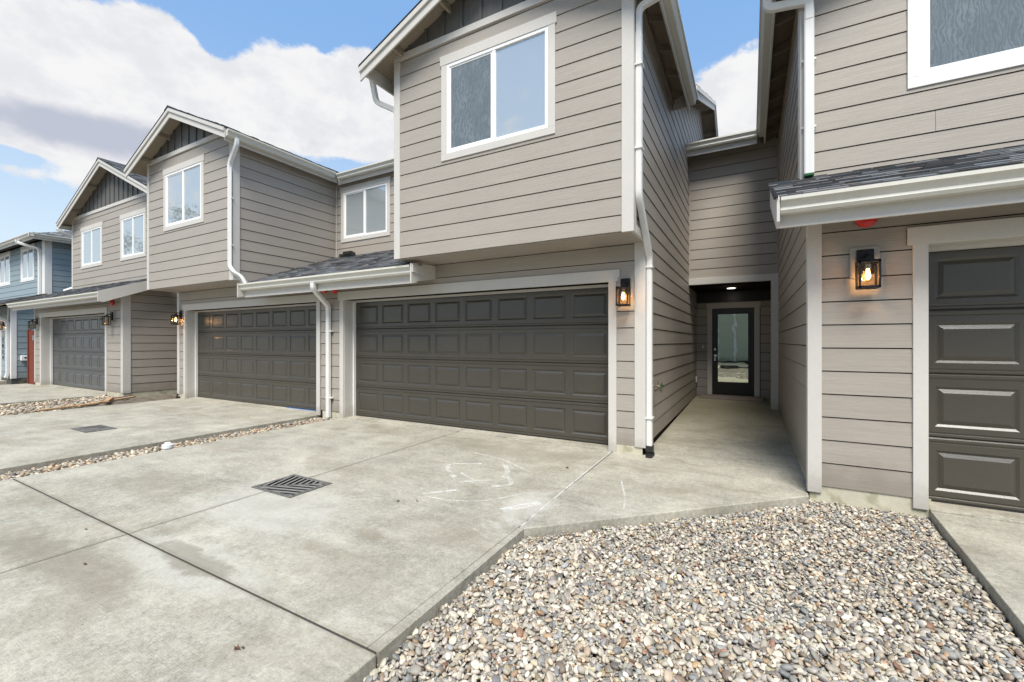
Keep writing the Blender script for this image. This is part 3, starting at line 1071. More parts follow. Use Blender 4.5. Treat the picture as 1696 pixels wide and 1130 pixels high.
def pebbles(name, poly, n, size, level, seed, ylod=99, floor=-.095, target=-.02, label=None, pal=PAL):
    rs = np.random.RandomState(seed)
    xs = [p[0] for p in poly]; ys = [p[1] for p in poly]
    x0, x1, y0, y1 = min(xs), max(xs), min(ys), max(ys)
    cell = size * .16
    W_, H_ = int((x1 - x0) / cell) + 3, int((y1 - y0) / cell) + 3
    hm = np.full((W_, H_), floor)
    V, F = ico(level)
    V1, F1 = ico(1)
    protos = []
    for k in range(28):
        q = (V if k < 14 else V1).copy()
        V_ = q.copy()
        for _ in range(5):
            d = rs.normal(size=3); d /= np.linalg.norm(d)
            q *= (1 + rs.uniform(-.10, .10) * np.tanh(2.2 * (V_ @ d)))[:, None]
        e = rs.uniform(.75, 1.0)
        q = np.sign(q) * np.abs(q) ** e
        q /= np.abs(q).max(0)
        protos.append(q)
    wts = np.array([p[1] for p in pal], float); wts /= wts.sum()
    cols = np.array([p[0] for p in pal])
    AV, AF, AC = [], [], []
    cnt = 0
    nv = 0
    for i in range(n):
        best = None
        for _ in range(3):
            for __ in range(20):
                x, y = rs.uniform(x0, x1), rs.uniform(y0, y1)
                if inside(poly, x, y): break
            gx, gy = int((x - x0) / cell), int((y - y0) / cell)
            h = hm[gx, gy]
            if best is None or h < best[0]: best = (h, x, y, gx, gy)
        h, x, y, gx, gy = best
        L = size * rs.choice((.36, .44, .52, .62, .78, 1.0), p=(.18, .22, .22, .18, .14, .06)) * rs.uniform(.85, 1.15) * .5 * 1.5
        a, b, c = L, L * rs.uniform(.52, .85), L * rs.uniform(.26, .50)
        th = rs.uniform(0, 6.283)
        r = int(math.sqrt(a * b) * .6 / cell) + 1
        sub = hm[max(gx - r, 0):gx + r + 1, max(gy - r, 0):gy + r + 1]
        rest = sub.mean() * .55 + sub.max() * .45
        if rest > target: continue
        z = rest + c * .62
        tx, ty = rs.normal(0, .26, 2)
        # tilt with the local height slope
        gX = (hm[min(gx + r, W_ - 1), gy] - hm[max(gx - r, 0), gy]) / (2 * r * cell); gY = (hm[gx, min(gy + r, H_ - 1)] - hm[gx, max(gy - r, 0)]) / (2 * r * cell)
        m = Matrix.Rotation(ty + math.atan(gY) * .8, 3, 'X') @ Matrix.Rotation(tx - math.atan(gX) * .8, 3, 'Y') @ Matrix.Rotation(th, 3, 'Z')
        lod = y > ylod
        q = protos[rs.randint(14) + (14 if lod else 0)] * np.array([a, b, c])
        q = q @ np.array(m).T + np.array([x, y, z])
        AV.append(q); AF.append((F1 if lod else F) + nv); nv += len(q)
        col = cols[rs.choice(len(cols), p=wts)] * rs.uniform(.62, 1.15)
        col = np.clip(col * np.array([1 + rs.uniform(-.04, .05), 1, 1 + rs.uniform(-.05, .04)]), 0, .8)
        AC.append(np.tile(np.append(col, 1.0), (len(q), 1)))
        cnt += 1
        ra = int(L * .8 / cell) + 1
        ii, jj = np.mgrid[max(gx - ra, 0):min(gx + ra + 1, W_), max(gy - ra, 0):min(gy + ra + 1, H_)]
        ux = (ii - gx) * cell; uy = (jj - gy) * cell
        ct, st = math.cos(th), math.sin(th)
        e1 = (ux * ct + uy * st) / a; e2 = (-ux * st + uy * ct) / b
        r2 = e1 * e1 + e2 * e2
        top = np.where(r2 < 1, z + c * np.sqrt(np.clip(1 - r2, 0, 1)) + ux * -math.sin(tx) * .3, -9)
        s_ = hm[ii.min():ii.max() + 1, jj.min():jj.max() + 1]
        np.maximum(s_, top, out=s_)
    AV = np.concatenate(AV).astype(np.float32); AF = np.concatenate(AF).astype(np.int32); AC = np.concatenate(AC).astype(np.float32)
    me = bpy.data.meshes.new(name)
    me.vertices.add(len(AV)); me.vertices.foreach_set('co', AV.ravel())
    me.loops.add(AF.size); me.loops.foreach_set('vertex_index', AF.ravel())
    me.polygons.add(len(AF)); me.polygons.foreach_set('loop_start', np.arange(0, AF.size, 3, dtype=np.int32))
    me.polygons.foreach_set('use_smooth', np.ones(len(AF), dtype=bool))
    me.update(calc_edges=True)
    at = me.color_attributes.new('Col', 'FLOAT_COLOR', 'POINT'); at.data.foreach_set('color', AC.ravel())
    me.materials.append(MATS['pebble'])
    o = bpy.data.objects.new(name, me); COL.objects.link(o)
    o['kind'] = 'stuff'
    if label:
        o['label'] = label; o['category'] = 'gravel'
    print(name, cnt, len(AF))
    return cnt


pebbles('pebble_bed', [(-1.43, .35), (-1.44, 2.78), (.455, 4.585), (.47, 4.69), (1.255, 4.69), (1.135, 3.0), (.945, .35)], 46000, .035, 2, 3, ylod=2.9, target=-.03,
        label='bed of mixed grey, white and tan river pebbles beside the entry walk')
TAN = [((.47, .43, .36), 22), ((.33, .31, .28), 18), ((.27, .28, .29), 10), ((.46, .38, .28), 14), ((.60, .56, .47), 12), ((.14, .13, .12), 8), ((.34, .22, .14), 5), ((.22, .17, .12), 10)]
pebbles('pebble_strip', [(-7.0, -.6), (-7.0, 5.28), (-6.44, 5.28), (-6.44, -.6)], 9000, .050, 1, 5, target=-.055, pal=TAN,
        label='narrow strip of brown and grey pebbles between the two driveways')
pebbles('far_pebble_bed', [(-14.3, 0), (-14.45, 4.68), (-13.4, 4.68), (-12.02, 3.3), (-12.02, 0)], 9500, .072, 1, 9, target=-.02, pal=TAN,
        label='bed of coarse grey pebbles in front of the far townhouse')

# soil bank in the far passage
mb = MB()
r_ = random.Random(4)
NX, NY = 26, 60
vs = []
for j in range(NY):
    for i in range(NX):
        x = -13.5 + 1.45 * i / (NX - 1); y = 3.3 + 7.7 * j / (NY - 1)
        vs.append((x, y, -.045 + r_.uniform(-.02, .02) + .03 * math.sin(x * 5 + y * 2)))
mb.add(vs, [(j * NX + i, j * NX + i + 1, (j + 1) * NX + i + 1, (j + 1) * NX + i) for j in range(NY - 1) for i in range(NX - 1)])
o = mb.build('soil', 'dirt', smooth=True); o['kind'] = 'structure'


# ================================================================= HOUSES
def gable_roof(rt, xc, half, y0, y1, zpk, slope, wallx0, wallx1, ybd, zfr, seed=1, valley=None):
    """roof with ridge along Y; front rake at y0, back y1; roof-top edge at xc+-half; gable wall plane at ybd"""
    ze = zpk - slope * half
    th = .018
    for sgn in (-1, 1):
        xe = xc + sgn * half
        ye = y1 if valley is None else valley
        slab_roof(rt, [(xe, y0 + .02, ze - .02), (xc, y0 + .02, zpk - .02), (xc, y1, zpk - .02), (xe, ye, ze - .02)], .03, 'soffit', 'roof_deck')
        L = math.hypot(half, slope * half)
        shingles(rt, (xe + sgn * .02, y0 - .01, ze - .02), (0, 1, 0), (-sgn, 0, slope), y1 - y0, L + .02, .16, seed + (5 if sgn > 0 else 9), clipf=lambda a_, q_, L=L, ye=ye: a_ < (ye - y0) + (y1 - ye) * q_ / L)
        # rake boards: wide board with a narrower one laid over its top
        for (off, hh, yy0, yy1, dz) in ((0, .165, y0 + .004, y0 + .026, -.035), (0, .07, y0 - .02, y0 + .003, -.022)):
            z_ = dz
            P = [(xe, ze + z_), (xc, zpk + z_), (xc, zpk + z_ - hh * 1.1), (xe, ze + z_ - hh * 1.1)]
            MB().ext(P, 'y', yy0, yy1).build('rake_board', 'trim', rt, 0.002)
        # black drip edge
        P = [(xe, ze - .002), (xc, zpk - .002), (xc, zpk - .020), (xe, ze - .020)]
        MB().ext(P, 'y', y0 - .026, y0 + .01).build('drip_edge', 'black_metal', rt)
        # lookouts under the overhang
        for q in (.32, .72):
            xx = xc + sgn * half * q
            zz = zpk - slope * half * q - .055
            MB().box(xx - .02, xx + .02, y0 + .028, ybd - .005, zz - .09, zz).build('lookout', 'soffit', rt)
    # ridge cap
    MB().ext([(xc - .14, zpk - .14 * slope - .005), (xc, zpk + .0), (xc + .14, zpk - .14 * slope - .005), (xc + .14, zpk - .14 * slope + .012), (xc, zpk + .022), (xc - .14, zpk - .14 * slope + .012)], 'y', y0 - .03, y1).build('ridge_cap', 'shingle_plain', rt)
    # gable wall: board and batten above the frieze
    zt = lambda x: zpk - .05 - slope * abs(x - xc)
    bt = 0.30
    k0 = int((wallx0 - xc) / bt) - 1
    for k in range(k0, -k0 + 1):
        xa, xb = xc + (k - .5) * bt, xc + (k + .5) * bt
        xa, xb = max(xa, wallx0), min(xb, wallx1)
        if xb - xa < .02: continue
        poly = [(xa, zfr), (xb, zfr)]
        top = [(xb, zt(xb))] + ([(xc, zt(xc))] if xa < xc < xb else []) + [(xa, zt(xa))]
        if max(t[1] for t in top) < zfr + .02: continue
        poly += [(p[0], max(p[1], zfr + .001)) for p in top]
        MB().ext(poly, 'y', ybd - .006, ybd + .02).build('gable_panel', 'gable_panel', rt)
        if xb < wallx1 - .05 and zt(xb) > zfr + .05:
            MB().box(xb - .020, xb + .020, ybd - .028, ybd - .0065, zfr, zt(xb) - .01).build('batten', 'gable_batten', rt)


mat('shingle_plain', (0.07, 0.073, 0.08), .9, f_foundation)


def eave_under(rt, x_wall, side, y0, y1, zg, ov, spacing=.61, sl=.47, m='osb', start=None):
    """open eave along Y: fascia, deck underside is the roof; rafter tails and bird blocks"""
    y = y0 + .25 if start is None else start
    while y < y1:
        P = [(x_wall, zg + sl * ov - .03), (x_wall + side * ov, zg - .03), (x_wall + side * ov, zg - .12), (x_wall, zg + sl * ov - .14)]
        MB().ext(P, 'y', y - .019, y + .019).build('rafter_tail', 'soffit', rt)
        y += spacing


def frieze(rt, x0, x1, z0, z1, y, xc, zpk, sl):
    poly = [(x0, z0), (x1, z0), (x1, z1), (x0, z1)]
    k = zpk - .055
    poly = clip_poly(poly, sl, 1, k + sl * xc)
    poly = clip_poly(poly, -sl, 1, k - sl * xc)
    MB().ext(poly, 'y', y - .036, y).build('frieze_board', 'trim', rt, .002)


# ---------------------------------------------------------------- B : middle townhouse
B = root('townhouse', 'taupe townhouse in the middle with an overhanging bay above its closed brown garage door', 'house', (-3.9, 5.3, 0), 'row of attached taupe townhouses')
BX0, BX1 = -4.51, -1.12           # bay
GO0, GO1 = -6.32, -1.54           # garage opening
# structure behind the boards
body = MB()
body.box(-6.94, GO0 + .0, 5.302, 5.50, .0, 2.6)
body.box(GO1, BX1 - .002, 5.302, 5.50, .0, 2.6)
body.box(GO0, GO1, 5.302, 5.50, 2.10, 2.6)
body.box(BX0 + .002, BX1 - .002, 4.702, 4.80, 2.565, 5.37)
body.box(BX0 + .002, BX0 + .1, 4.80, 7.1, 2.7, 5.40)
body.box(BX1 - .1, BX1 - .002, 4.80, 5.302, 2.565, 5.38)
body.box(BX1 - .1, BX1 - .003, 5.50, 16.5, .0, 5.38)
body.box(-8.70, BX0 + .05, 7.052, 7.15, 3.0, 5.3)
body.box(BX1 - .05, .52, 9.602, 9.70, 2.51, 5.3)
body.box(BX1 - .05, .52, 11.002, 11.1, .0, 2.6)
body.build('wall', 'sheathing', B)
for bb in ((-6.90, GO0 - .10, 5.292, 5.302, -.1, .10), (GO1 + .10, BX1 - .01, 5.285, 5.302, -.1, .104), (BX1 - .02, BX1 - .004, 5.304, 11, -.1, .10)):
    MB().box(*bb).build('foundation', 'foundation', B)
# garage front
siding(B, 'f', 5.3, -6.93, -6.42, .104, 2.246)
siding(B, 'f', 5.3, -1.44, -1.22, .104, 2.246)
siding(B, 'f', 5.3, -6.93, -1.22, 2.246, 2.56, maxlen=9)
board(B, 'corner_board', 'f', 5.3, -1.22, -1.09, .09, 2.56)
board(B, 'corner_board', 'r', -1.12, 5.3, 5.40, .09, 2.56)
board(B, 'door_casing', 'f', 5.3, -6.42, -6.32, .0, 2.10)
board(B, 'door_casing', 'f', 5.3, -1.54, -1.44, .0, 2.10)
board(B, 'door_casing', 'f', 5.3, -6.46, -1.40, 2.10, 2.246, .036)


def jamb(rt, x0, x1, ya, yb, zt, m='trim'):
    MB().box(x0 - .03, x0 + .006, ya, yb - .02, .0, zt).build('door_jamb', m, rt, .002)
    MB().box(x1 - .006, x1 + .03, ya, yb - .02, .0, zt).build('door_jamb', m, rt, .002)
    MB().box(x0 + .006, x1 - .006, ya, yb - .02, zt - .012, zt + .02).build('door_jamb', m, rt, .002)
    MB().box(x0 + .006, x0 + .036, yb - .055, yb - .004, .0, zt - .012).build('door_stop', 'trim_white', rt, .002)
    MB().box(x1 - .036, x1 - .006, yb - .055, yb - .004, .0, zt - .012).build('door_stop', 'trim_white', rt, .002)
    MB().box(x0 + .036, x1 - .036, yb - .055, yb - .004, zt - .045, zt - .012).build('door_stop', 'trim', rt, .002)


jamb(B, GO0, GO1, 5.295, 5.53, 2.115)
garage_door(B, GO0 + .005, GO1 - .005, 5.53, .022)
# bay
siding(B, 'f', 4.7, BX0 + .09, BX1 - .1, 2.56, 5.40, holes=[(-3.66, -2.01, 3.82, 5.2)], zfirst=2.735)
board(B, 'corner_board', 'f', 4.7, BX0 - .02, BX0 + .09, 2.555, 5.39)
board(B, 'corner_board', 'f', 4.7, BX1 - .1, BX1 + .03, 2.545, 5.39)
board(B, 'corner_board', 'r', BX1, 4.7, 4.80, 2.545, 5.36)
frieze(B, BX0 - .02, BX1 + .03, 5.40, 5.49, 4.7, -2.89, 6.21, .43)
board(B, 'skirt_board', 'r', BX1, 4.80, 5.30, 2.545, 2.64, .032)
MB().box(BX0, BX1, 4.705, 5.30, 2.548, 2.562).build('bay_soffit', 'siding', B)
window(B, 'f', 4.7, -3.67, -2.0, 3.80, 5.22, mull=.495, screen=0)
w_o = [o for o in B.children if o.name.startswith('window')][-1]
add_screen(w_o, 'f', 4.7, -3.52, -2.89, 3.95, 5.02)
# side walls
siding(B, 'r', BX1, 4.80, 7.62, 2.64, 5.36, zr=.104)
siding(B, 'r', BX1, 5.40, 9.6, .104, 2.64, zr=.104)
siding(B, 'r', BX1, 9.6, 11.0, .104, 2.56, zr=.104)
ms = .42
zroof = lambda y: 5.24 + ms * (y - 6.88)
siding(B, 'r', BX1, 7.62, 15.8, 2.64, 7.4, zr=.104, clip=[(-ms, 1, 5.24 - ms * 6.88 - .10), (ms, 1, zroof(12) + ms * 12 - .10)])
siding(B, 'l', BX0, 4.80, 7.05, 2.56, 5.36)
# recess wall with window
siding(B, 'f', 7.05, -8.66, BX0 - .015, 3.30, 5.16, holes=[(-8.49, -6.95, 3.72, 4.98)])
board(B, 'corner_board', 'f', 7.05, -8.70, -8.66, 3.2, 5.1, .028)
window(B, 'f', 7.05, -8.50, -6.93, 3.70, 5.0, screen=0, mull=.5)
# gable roof of the bay
gable_roof(B, -2.89, 2.04, 4.4, 9.2, 6.21, .43, BX0, BX1, 4.7, 5.49, seed=11, valley=7.50)
ze = 6.21 - .43 * 2.04
MB().box(-.875, -.852, 4.43, 7.50, ze - .25, ze - .03).build('fascia', 'trim', B, .002)
gutter(B, 'y', 4.43, 7.50, -.852, 1, 5.285)
MB().box(-4.82, -4.798, 4.43, 6.85, ze - .18, ze - .0).build('fascia', 'trim', B, .002)
gutter(B, 'y', 4.44, 6.80, -4.82, -1, ze - .03, h=.10, d=.09)
eave_under(B, BX1, 1, 4.4, 7.45, ze + .0, .25, sl=.43, start=4.86)
board(B, 'eave_frieze', 'r', BX1, 4.80, 7.50, 5.24, 5.38, .03, 'soffit')
MB().box(BX1 + .0, -.852, 7.48, 7.50, ze - .18, ze + .0).build('eave_end', 'trim', B)
# main roof over the middle unit, rake facing right
for (a, b, c, d, nm) in ((-6.70, 6.70, 12.0, 1, 'front'), (-6.70, 17.3, 12.0, -1, 'back')):
    ya, yb = (6.90, 12.0) if d == 1 else (17.1, 12.0)
    za, zb_ = zroof(6.90), zroof(12)
    if d == 1:
        slab_roof(B, [(-6.70, ya, za - .02), (-4.72, ya, za - .02), (-4.72, yb, zb_ - .02), (-6.70, yb, zb_ - .02)], .03, 'soffit', 'roof_deck')
        slab_roof(B, [(-4.72, 7.56, zroof(7.56) - .02), (-.78, 7.56, zroof(7.56) - .02), (-.78, yb, zb_ - .02), (-4.72, yb, zb_ - .02)], .03, 'soffit', 'roof_deck')
    else:
        slab_roof(B, [(-6.70, ya, za - .02), (-.78, ya, za - .02), (-.78, yb, zb_ - .02), (-6.70, yb, zb_ - .02)], .03, 'soffit', 'roof_deck')
    shingles(B, (-6.70, ya - .02 * d, za - .02), (1, 0, 0), (0, d, ms), 5.94, 5.56, .2, 31 + d, clipf=lambda a_, q_, d=d: d < 0 or a_ < 1.98 or q_ > .72)
# rake boards on the right gable end (only beyond the bay roof)
for (xx, hh, dz, m_) in ((-.80, .18, -.03, 'trim'), (-.775, .07, -.018, 'gutter')):
    P = [(7.6, zroof(7.6) + dz), (12.0, zroof(12) + dz), (16.9, zroof(7.1) + dz), (16.9, zroof(7.1) + dz - hh), (12.0, zroof(12) + dz - hh), (7.6, zroof(7.6) + dz - hh)]
    mbk = MB()
    q0 = [(xx, p[0], p[1]) for p in P]; q1 = [(xx + .022, p[0], p[1]) for p in P]
    mbk.add(q0 + q1, [(0, 1, 4, 5), (1, 2, 3, 4), (6, 7, 10, 11), (7, 8, 9, 10), (0, 1, 7, 6), (1, 2, 8, 7), (5, 4, 10, 11), (4, 3, 9, 10), (0, 5, 11, 6), (2, 3, 9, 8)])
    mbk.build('rake_board', m_, B)
y = 7.9
while y < 15.9:
    zz = (zroof(y) if y < 12 else zroof(24 - y)) - .06
    MB().box(BX1, -.80, y - .02, y + .02, zz - .09, zz).build('lookout', 'soffit', B)
    y += .61
# recess eave
MB().box(-8.45, BX0, 6.902, 6.924, 5.03, 5.22).build('fascia', 'trim', B, .002)
gutter(B, 'x', -8.38, BX0 - .02, 6.902, -1, 5.24)
# shed roof over the two garages
sY0, sY1, sZ0, sZ1 = 4.86, 7.05, 2.50, 3.37
ssl = (sZ1 - sZ0) / (sY1 - sY0)
slab_roof(B, [(-8.70, sY0, sZ0 - .02), (BX0 - .0, sY0, sZ0 - .02), (BX0 - .0, sY1, sZ1 - .02), (-8.70, sY1, sZ1 - .02)], .03, 'soffit', 'roof_deck')
slab_roof(B, [(BX0, sY0, sZ0 - .02), (-4.25, sY0, sZ0 - .02), (-4.25, sY0 + .1, sZ0 + .02), (BX0, sY0 + .1, sZ0 + .02)], .03, 'soffit', 'roof_deck')
shingles(B, (-8.68, sY0 - .03, sZ0 - .012), (1, 0, 0), (0, 1, ssl), 8.68 + BX0 - .01, 2.34, .14, 41)
MB().box(-8.62, -4.28, 4.862, 4.884, 2.22, 2.46).build('fascia', 'trim', B, .002)
gutter(B, 'x', -8.62, -4.30, 4.862, -1, 2.47, h=.125)
for xx in (-4.278, -8.645):
    MB().ext([(4.73, 2.49), (4.73, 2.21), (5.28, 2.33), (5.28, 2.53)], 'x', xx, xx + .022).build('rake_board', 'trim', B, .002)
MB().box(-4.256, -4.236, 4.74, 4.98, 2.36, 2.47).build('rake_board', 'trim', B, .002)
# step flashing lump and black strap on the shed roof
MB().box(-8.25, -7.75, 6.76, 6.80, 3.29, 3.36).box(-8.1, -7.85, 6.74, 6.83, 3.33, 3.40).build('vent_strip', 'black_plastic', B, .005)
# downspouts
d = MB()
d.tube([(-.80, 4.82, 5.16), (-.80, 4.82, 5.08), (-1.055, 4.77, 4.98), (-1.055, 4.77, 4.6)], .04, .03, (0, 1, 0), .07)
d.tube([(-1.055, 4.77, 4.7), (-1.055, 4.77, 2.92), (-1.055, 5.33, 2.38), (-1.055, 5.33, .03)], .034, .042, (1, 0, 0), .08)
ds = d.build('downspout', 'downspout', B, smooth=True)
MB().tube([(-1.055, 5.33, .12), (-1.055, 5.33, .03), (-1.04, 5.29, .012)], .045, .052, (1, 0, 0), .03).cyl((-1.04, 5.22, .0), (-1.04, 5.22, .02), .04).box(-1.08, -1.0, 5.22, 5.36, .0, .03).build('downspout_adapter', 'black_plastic', B, .006)
for z in (2.25, .45, 4.35, 3.45):
    yy = 5.33 if z < 2.4 else 4.77
    MB().box(-1.12, -1.01, yy - .055, yy + .055, z - .010, z + .010).build('pipe_strap', 'downspout', B)
MB().tube([(-4.87, 4.58, 5.20), (-4.87, 4.66, 4.92), (-4.62, 4.80, 4.80), (-4.575, 4.80, 4.7)], .036, .036, (0, 1, 0), .06).tube([(-4.575, 4.80, 4.75), (-4.575, 4.80, 2.95), (-4.575, 4.80, 2.78)], .036, .044, (1, 0, 0), .05).build('downspout', 'downspout', B, smooth=True)
MB().tube([(-6.50, 4.80, 2.36), (-6.50, 4.80, 2.26), (-6.67, 5.235, 2.0), (-6.67, 5.235, 1.9)], .044, .034, (1, 0, 0), .09).build('downspout', 'downspout', B, smooth=True)
MB().tube([(-6.67, 5.235, 1.95), (-6.67, 5.235, .0)], .040, .032, (1, 0, 0)).build('downspout', 'downspout', B, smooth=True)
for z in (1.55, .35):
    MB().box(-6.74, -6.58, 5.225, 5.28, z - .011, z + .011).build('pipe_strap', 'downspout', B)
# entry passage: wall above the porch, its trim and post
siding(B, 'f', 9.6, -1.08, .44, 2.65, 5.36, zr=.104 + .09)
board(B, 'corner_board', 'f', 9.6, -1.118, -1.08, 2.65, 5.2, .028, 'siding')
board(B, 'corner_board', 'f', 9.6, .44, .478, 2.65, 5.2, .028, 'siding')
MB().box(-1.118, .478, 9.54, 9.70, 2.52, 2.65).build('porch_beam', 'trim', B, .003)
MB().box(.348, .475, 9.54, 9.70, .07, 2.52).build('porch_post', 'trim', B, .004)
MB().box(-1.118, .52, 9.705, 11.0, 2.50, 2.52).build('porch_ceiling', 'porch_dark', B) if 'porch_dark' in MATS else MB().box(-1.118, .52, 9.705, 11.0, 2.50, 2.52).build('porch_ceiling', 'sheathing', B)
MB().box(-1.118, .11, 9.225, 9.247, 5.04, 5.21).build('fascia', 'trim', B, .002)
gutter(B, 'x', -1.118, .12, 9.225, -1, 5.26)
slab_roof(B, [(-1.12, 9.23, 5.22), (.49, 9.23, 5.22), (.49, 12, 6.38), (-1.12, 12, 6.38)], .03, 'soffit', 'roof_deck')
shingles(B, (-1.12, 9.20, 5.225), (1, 0, 0), (0, 1, .42), 1.25, 3.0, .2, 77)
# door wall
DY = 11.0
siding(B, 'f', DY, -1.118, -.86, .10, 2.5)
siding(B, 'f', DY, .20, .52, .10, 2.5)
siding(B, 'f', DY, -.86, .20, 2.24, 2.5)
board(B, 'door_casing', 'f', DY, -.87, -.77, .10, 2.12, .03)
board(B, 'door_casing', 'f', DY, .08, .185, .10, 2.12, .03)
board(B, 'door_casing', 'f', DY, -.89, .205, 2.12, 2.25, .036)
dr = MB()
gx0, gx1, gz0, gz1 = -.65, -.04, .44, 1.985
x0, x1, z0, z1 = -.768, .078, .12, 2.115
dr.box(x0, gx0, DY - .012, DY + .02, z0, z1).box(gx1, x1, DY - .012, DY + .02, z0, z1).box(gx0, gx1, DY - .012, DY + .02, z0, gz0).box(gx0, gx1, DY - .012, DY + .02, gz1, z1)
dro = dr.build('entry_door', 'black_door', B)
fb = MB()
for (a, b_, c_, d_) in ((gx0 - .03, gx0, gz0 - .03, gz1 + .03), (gx1, gx1 + .03, gz0 - .03, gz1 + .03), (gx0, gx1, gz0 - .03, gz0), (gx0, gx1, gz1, gz1 + .03)):
    fb.box(a, b_, DY - .022, DY - .012, c_, d_)
fb.build('glazing_bead', 'black_door', dro, .002)
MB().box(gx0, gx1, DY - .006, DY, gz0, gz1).build('pane', 'pane_door', dro)
MB().lathe((x0 + .06, DY - .012, 1.18), (0, -1, 0), [(0, .03), (.012, .03), (.018, .014)], 14).lathe((x0 + .06, DY - .012, 1.04), (0, -1, 0), [(0, .03), (.012, .03), (.014, .012), (.05, .012)], 14).box(x0 + .05, x0 + .15, DY - .066, DY - .052, 1.03, 1.05).box(x0 + .045, x0 + .075, DY - .05, DY - .02, .92, 1.0).build('handle', 'steel', dro, smooth=True)
MB().prism([(-1.02, DY - .035, .085), (.28, DY - .035, .085), (.24, DY - .62, .085), (-.99, DY - .50, .085)], [(-1.02, DY - .035, .145), (.28, DY - .035, .150), (.24, DY - .62, .135), (-.99, DY - .50, .125)]).build('doorstep_board', 'old_board', B, .006)
tag([o for o in bpy.data.objects if o.name == 'doorstep_board'][0], 'weathered board lying as a step in front of the black entry door', 'board').parent = None
_o = bpy.data.objects['doorstep_board']; _o.location = wloc(B) + Vector(_o.location)
MB().box(-1.10, .47, DY - .03, DY - .018, 2.255, 2.50).build('porch_shade_panel', 'black_door', B)  # black sheet over the siding, standing in for deep shade below the porch ceiling
t_ = MB().box(-.98, -.955, DY - .03, DY - .017, 1.20, 1.28).build('doorbell', 'white_plastic', None, .003)
tag(t_, 'small white doorbell button on the siding left of the black entry door', 'doorbell')
t_ = MB().box(-1.103, -1.075, 10.80, 10.92, .42, .55).build('outlet_cover', 'white_plastic', None, .005)
tag(t_, 'white outdoor outlet cover low on the passage wall near the entry door', 'outlet')
t_ = root('ceiling_light', 'round recessed ceiling light glowing above the entry door', 'ceiling light', (-.35, 10.25, 2.5))
MB().lathe((-.35, 10.25, 2.5), (0, 0, -1), [(0, .10), (.008, .10), (.012, .085)], 24).build('ring', 'white_plastic', t_)
MB().lathe((-.35, 10.25, 2.489), (0, 0, -1), [(0, .08), (.003, .078), (.006, .05)], 24).build('lens', 'ceiling_glow', t_)
ld = bpy.data.lights.new('lamp_light', 'POINT'); ld.energy = .2; ld.color = (1, .85, .7); ld.shadow_soft_size = .07
lo = bpy.data.objects.new('lamp_light', ld); COL.objects.link(lo); lo.parent = t_; lo.location = (0, 0, -.12)

# ---------------------------------------------------------------- C : second townhouse (left)
C_ = root('townhouse', 'taupe townhouse left of the middle one, its bay window mirroring green trees', 'house', (-10.4, 5.3, 0), 'row of attached taupe townhouses')
CX0, CX1 = -12.17, -8.70
CO0, CO1 = -11.80, -7.05
body = MB()
body.box(CX0 + .002, CO0, 5.302, 5.5, 0, 2.6).box(CO1, -6.942, 5.302, 5.5, 0, 2.6).box(CO0, CO1, 5.302, 5.5, 2.10, 2.6)
body.box(CX0 + .002, CX1 - .002, 4.702, 4.8, 2.565, 5.37).box(CX1 - .1, CX1 - .002, 4.8, 7.04, 2.6, 5.38).box(CX0 + .002, CX0 + .1, 4.8, 12, 2.6, 5.38)
body.box(CX0 + .002, CX0 + .1, 5.5, 12, 0, 2.6)
body.build('wall', 'sheathing', C_)
MB().box(CX0 + .01, CO0 - .1, 5.287, 5.302, -.1, .104).build('foundation', 'foundation', C_)
siding(C_, 'f', 5.3, CX0 + .08, -11.90, .104, 2.246)
siding(C_, 'f', 5.3, CX0 + .08, -6.94, 2.246, 2.56, maxlen=9)
board(C_, 'corner_board', 'f', 5.3, CX0 - .02, CX0 + .08, .09, 2.56)
board(C_, 'door_casing', 'f', 5.3, CO0 - .1, CO0, .0, 2.10)
board(C_, 'door_casing', 'f', 5.3, CO1, CO1 + .1, .0, 2.10)
board(C_, 'door_casing', 'f', 5.3, CO0 - .14, CO1 + .14, 2.10, 2.246, .036)
jamb(C_, CO0, CO1, 5.295, 5.53, 2.115)
garage_door(C_, CO0 + .005, CO1 - .005, 5.53, .022)
MB().box(-8.3, CO1 - .01, 5.50, 5.528, .013, .020).build('tape', 'blue_tape', C_)
siding(C_, 'f', 4.7, CX0 + .07, CX1 - .1, 2.56, 5.40, holes=[(-11.40, -9.76, 3.82, 5.15)], zfirst=2.735)
board(C_, 'corner_board', 'f', 4.7, CX0 - .02, CX0 + .07, 2.555, 5.39)
board(C_, 'corner_board', 'f', 4.7, CX1 - .1, CX1 + .03, 2.545, 5.39)
board(C_, 'corner_board', 'r', CX1, 4.7, 4.8, 2.545, 5.3)
frieze(C_, CX0 - .02, CX1 + .03, 5.40, 5.49, 4.7, -10.51, 6.21, .43)
MB().box(CX0, CX1, 4.705, 5.30, 2.548, 2.562).build('bay_soffit', 'siding', C_)
window(C_, 'f', 4.7, -11.41, -9.74, 3.80, 5.17, screen=0)
siding(C_, 'r', CX1, 4.8, 7.03, 2.56, 5.36)
board(C_, 'corner_board', 'r', CX1, 7.02, 7.06, 3.3, 5.2, .026, 'siding')
board(C_, 'skirt_board', 'r', CX1, 4.80, 5.20, 2.50, 2.56, .02)
gable_roof(C_, -10.51, 2.06, 4.4, 9.2, 6.21, .43, CX0, CX1, 4.7, 5.49, seed=21, valley=7.2)
MB().box(-8.518, -8.495, 4.43, 6.92, ze - .25, ze - .03).build('fascia', 'trim', C_, .002)
gutter(C_, 'y', 4.43, 6.79, -8.495, 1, 5.27)
MB().box(CX1, CX1 + .02, 4.80, 7.03, 5.22, 5.38).build('eave_frieze', 'soffit', C_)
eave_under(C_, CX1, 1, 4.4, 6.8, ze + .0, .18, sl=.43, start=4.9)
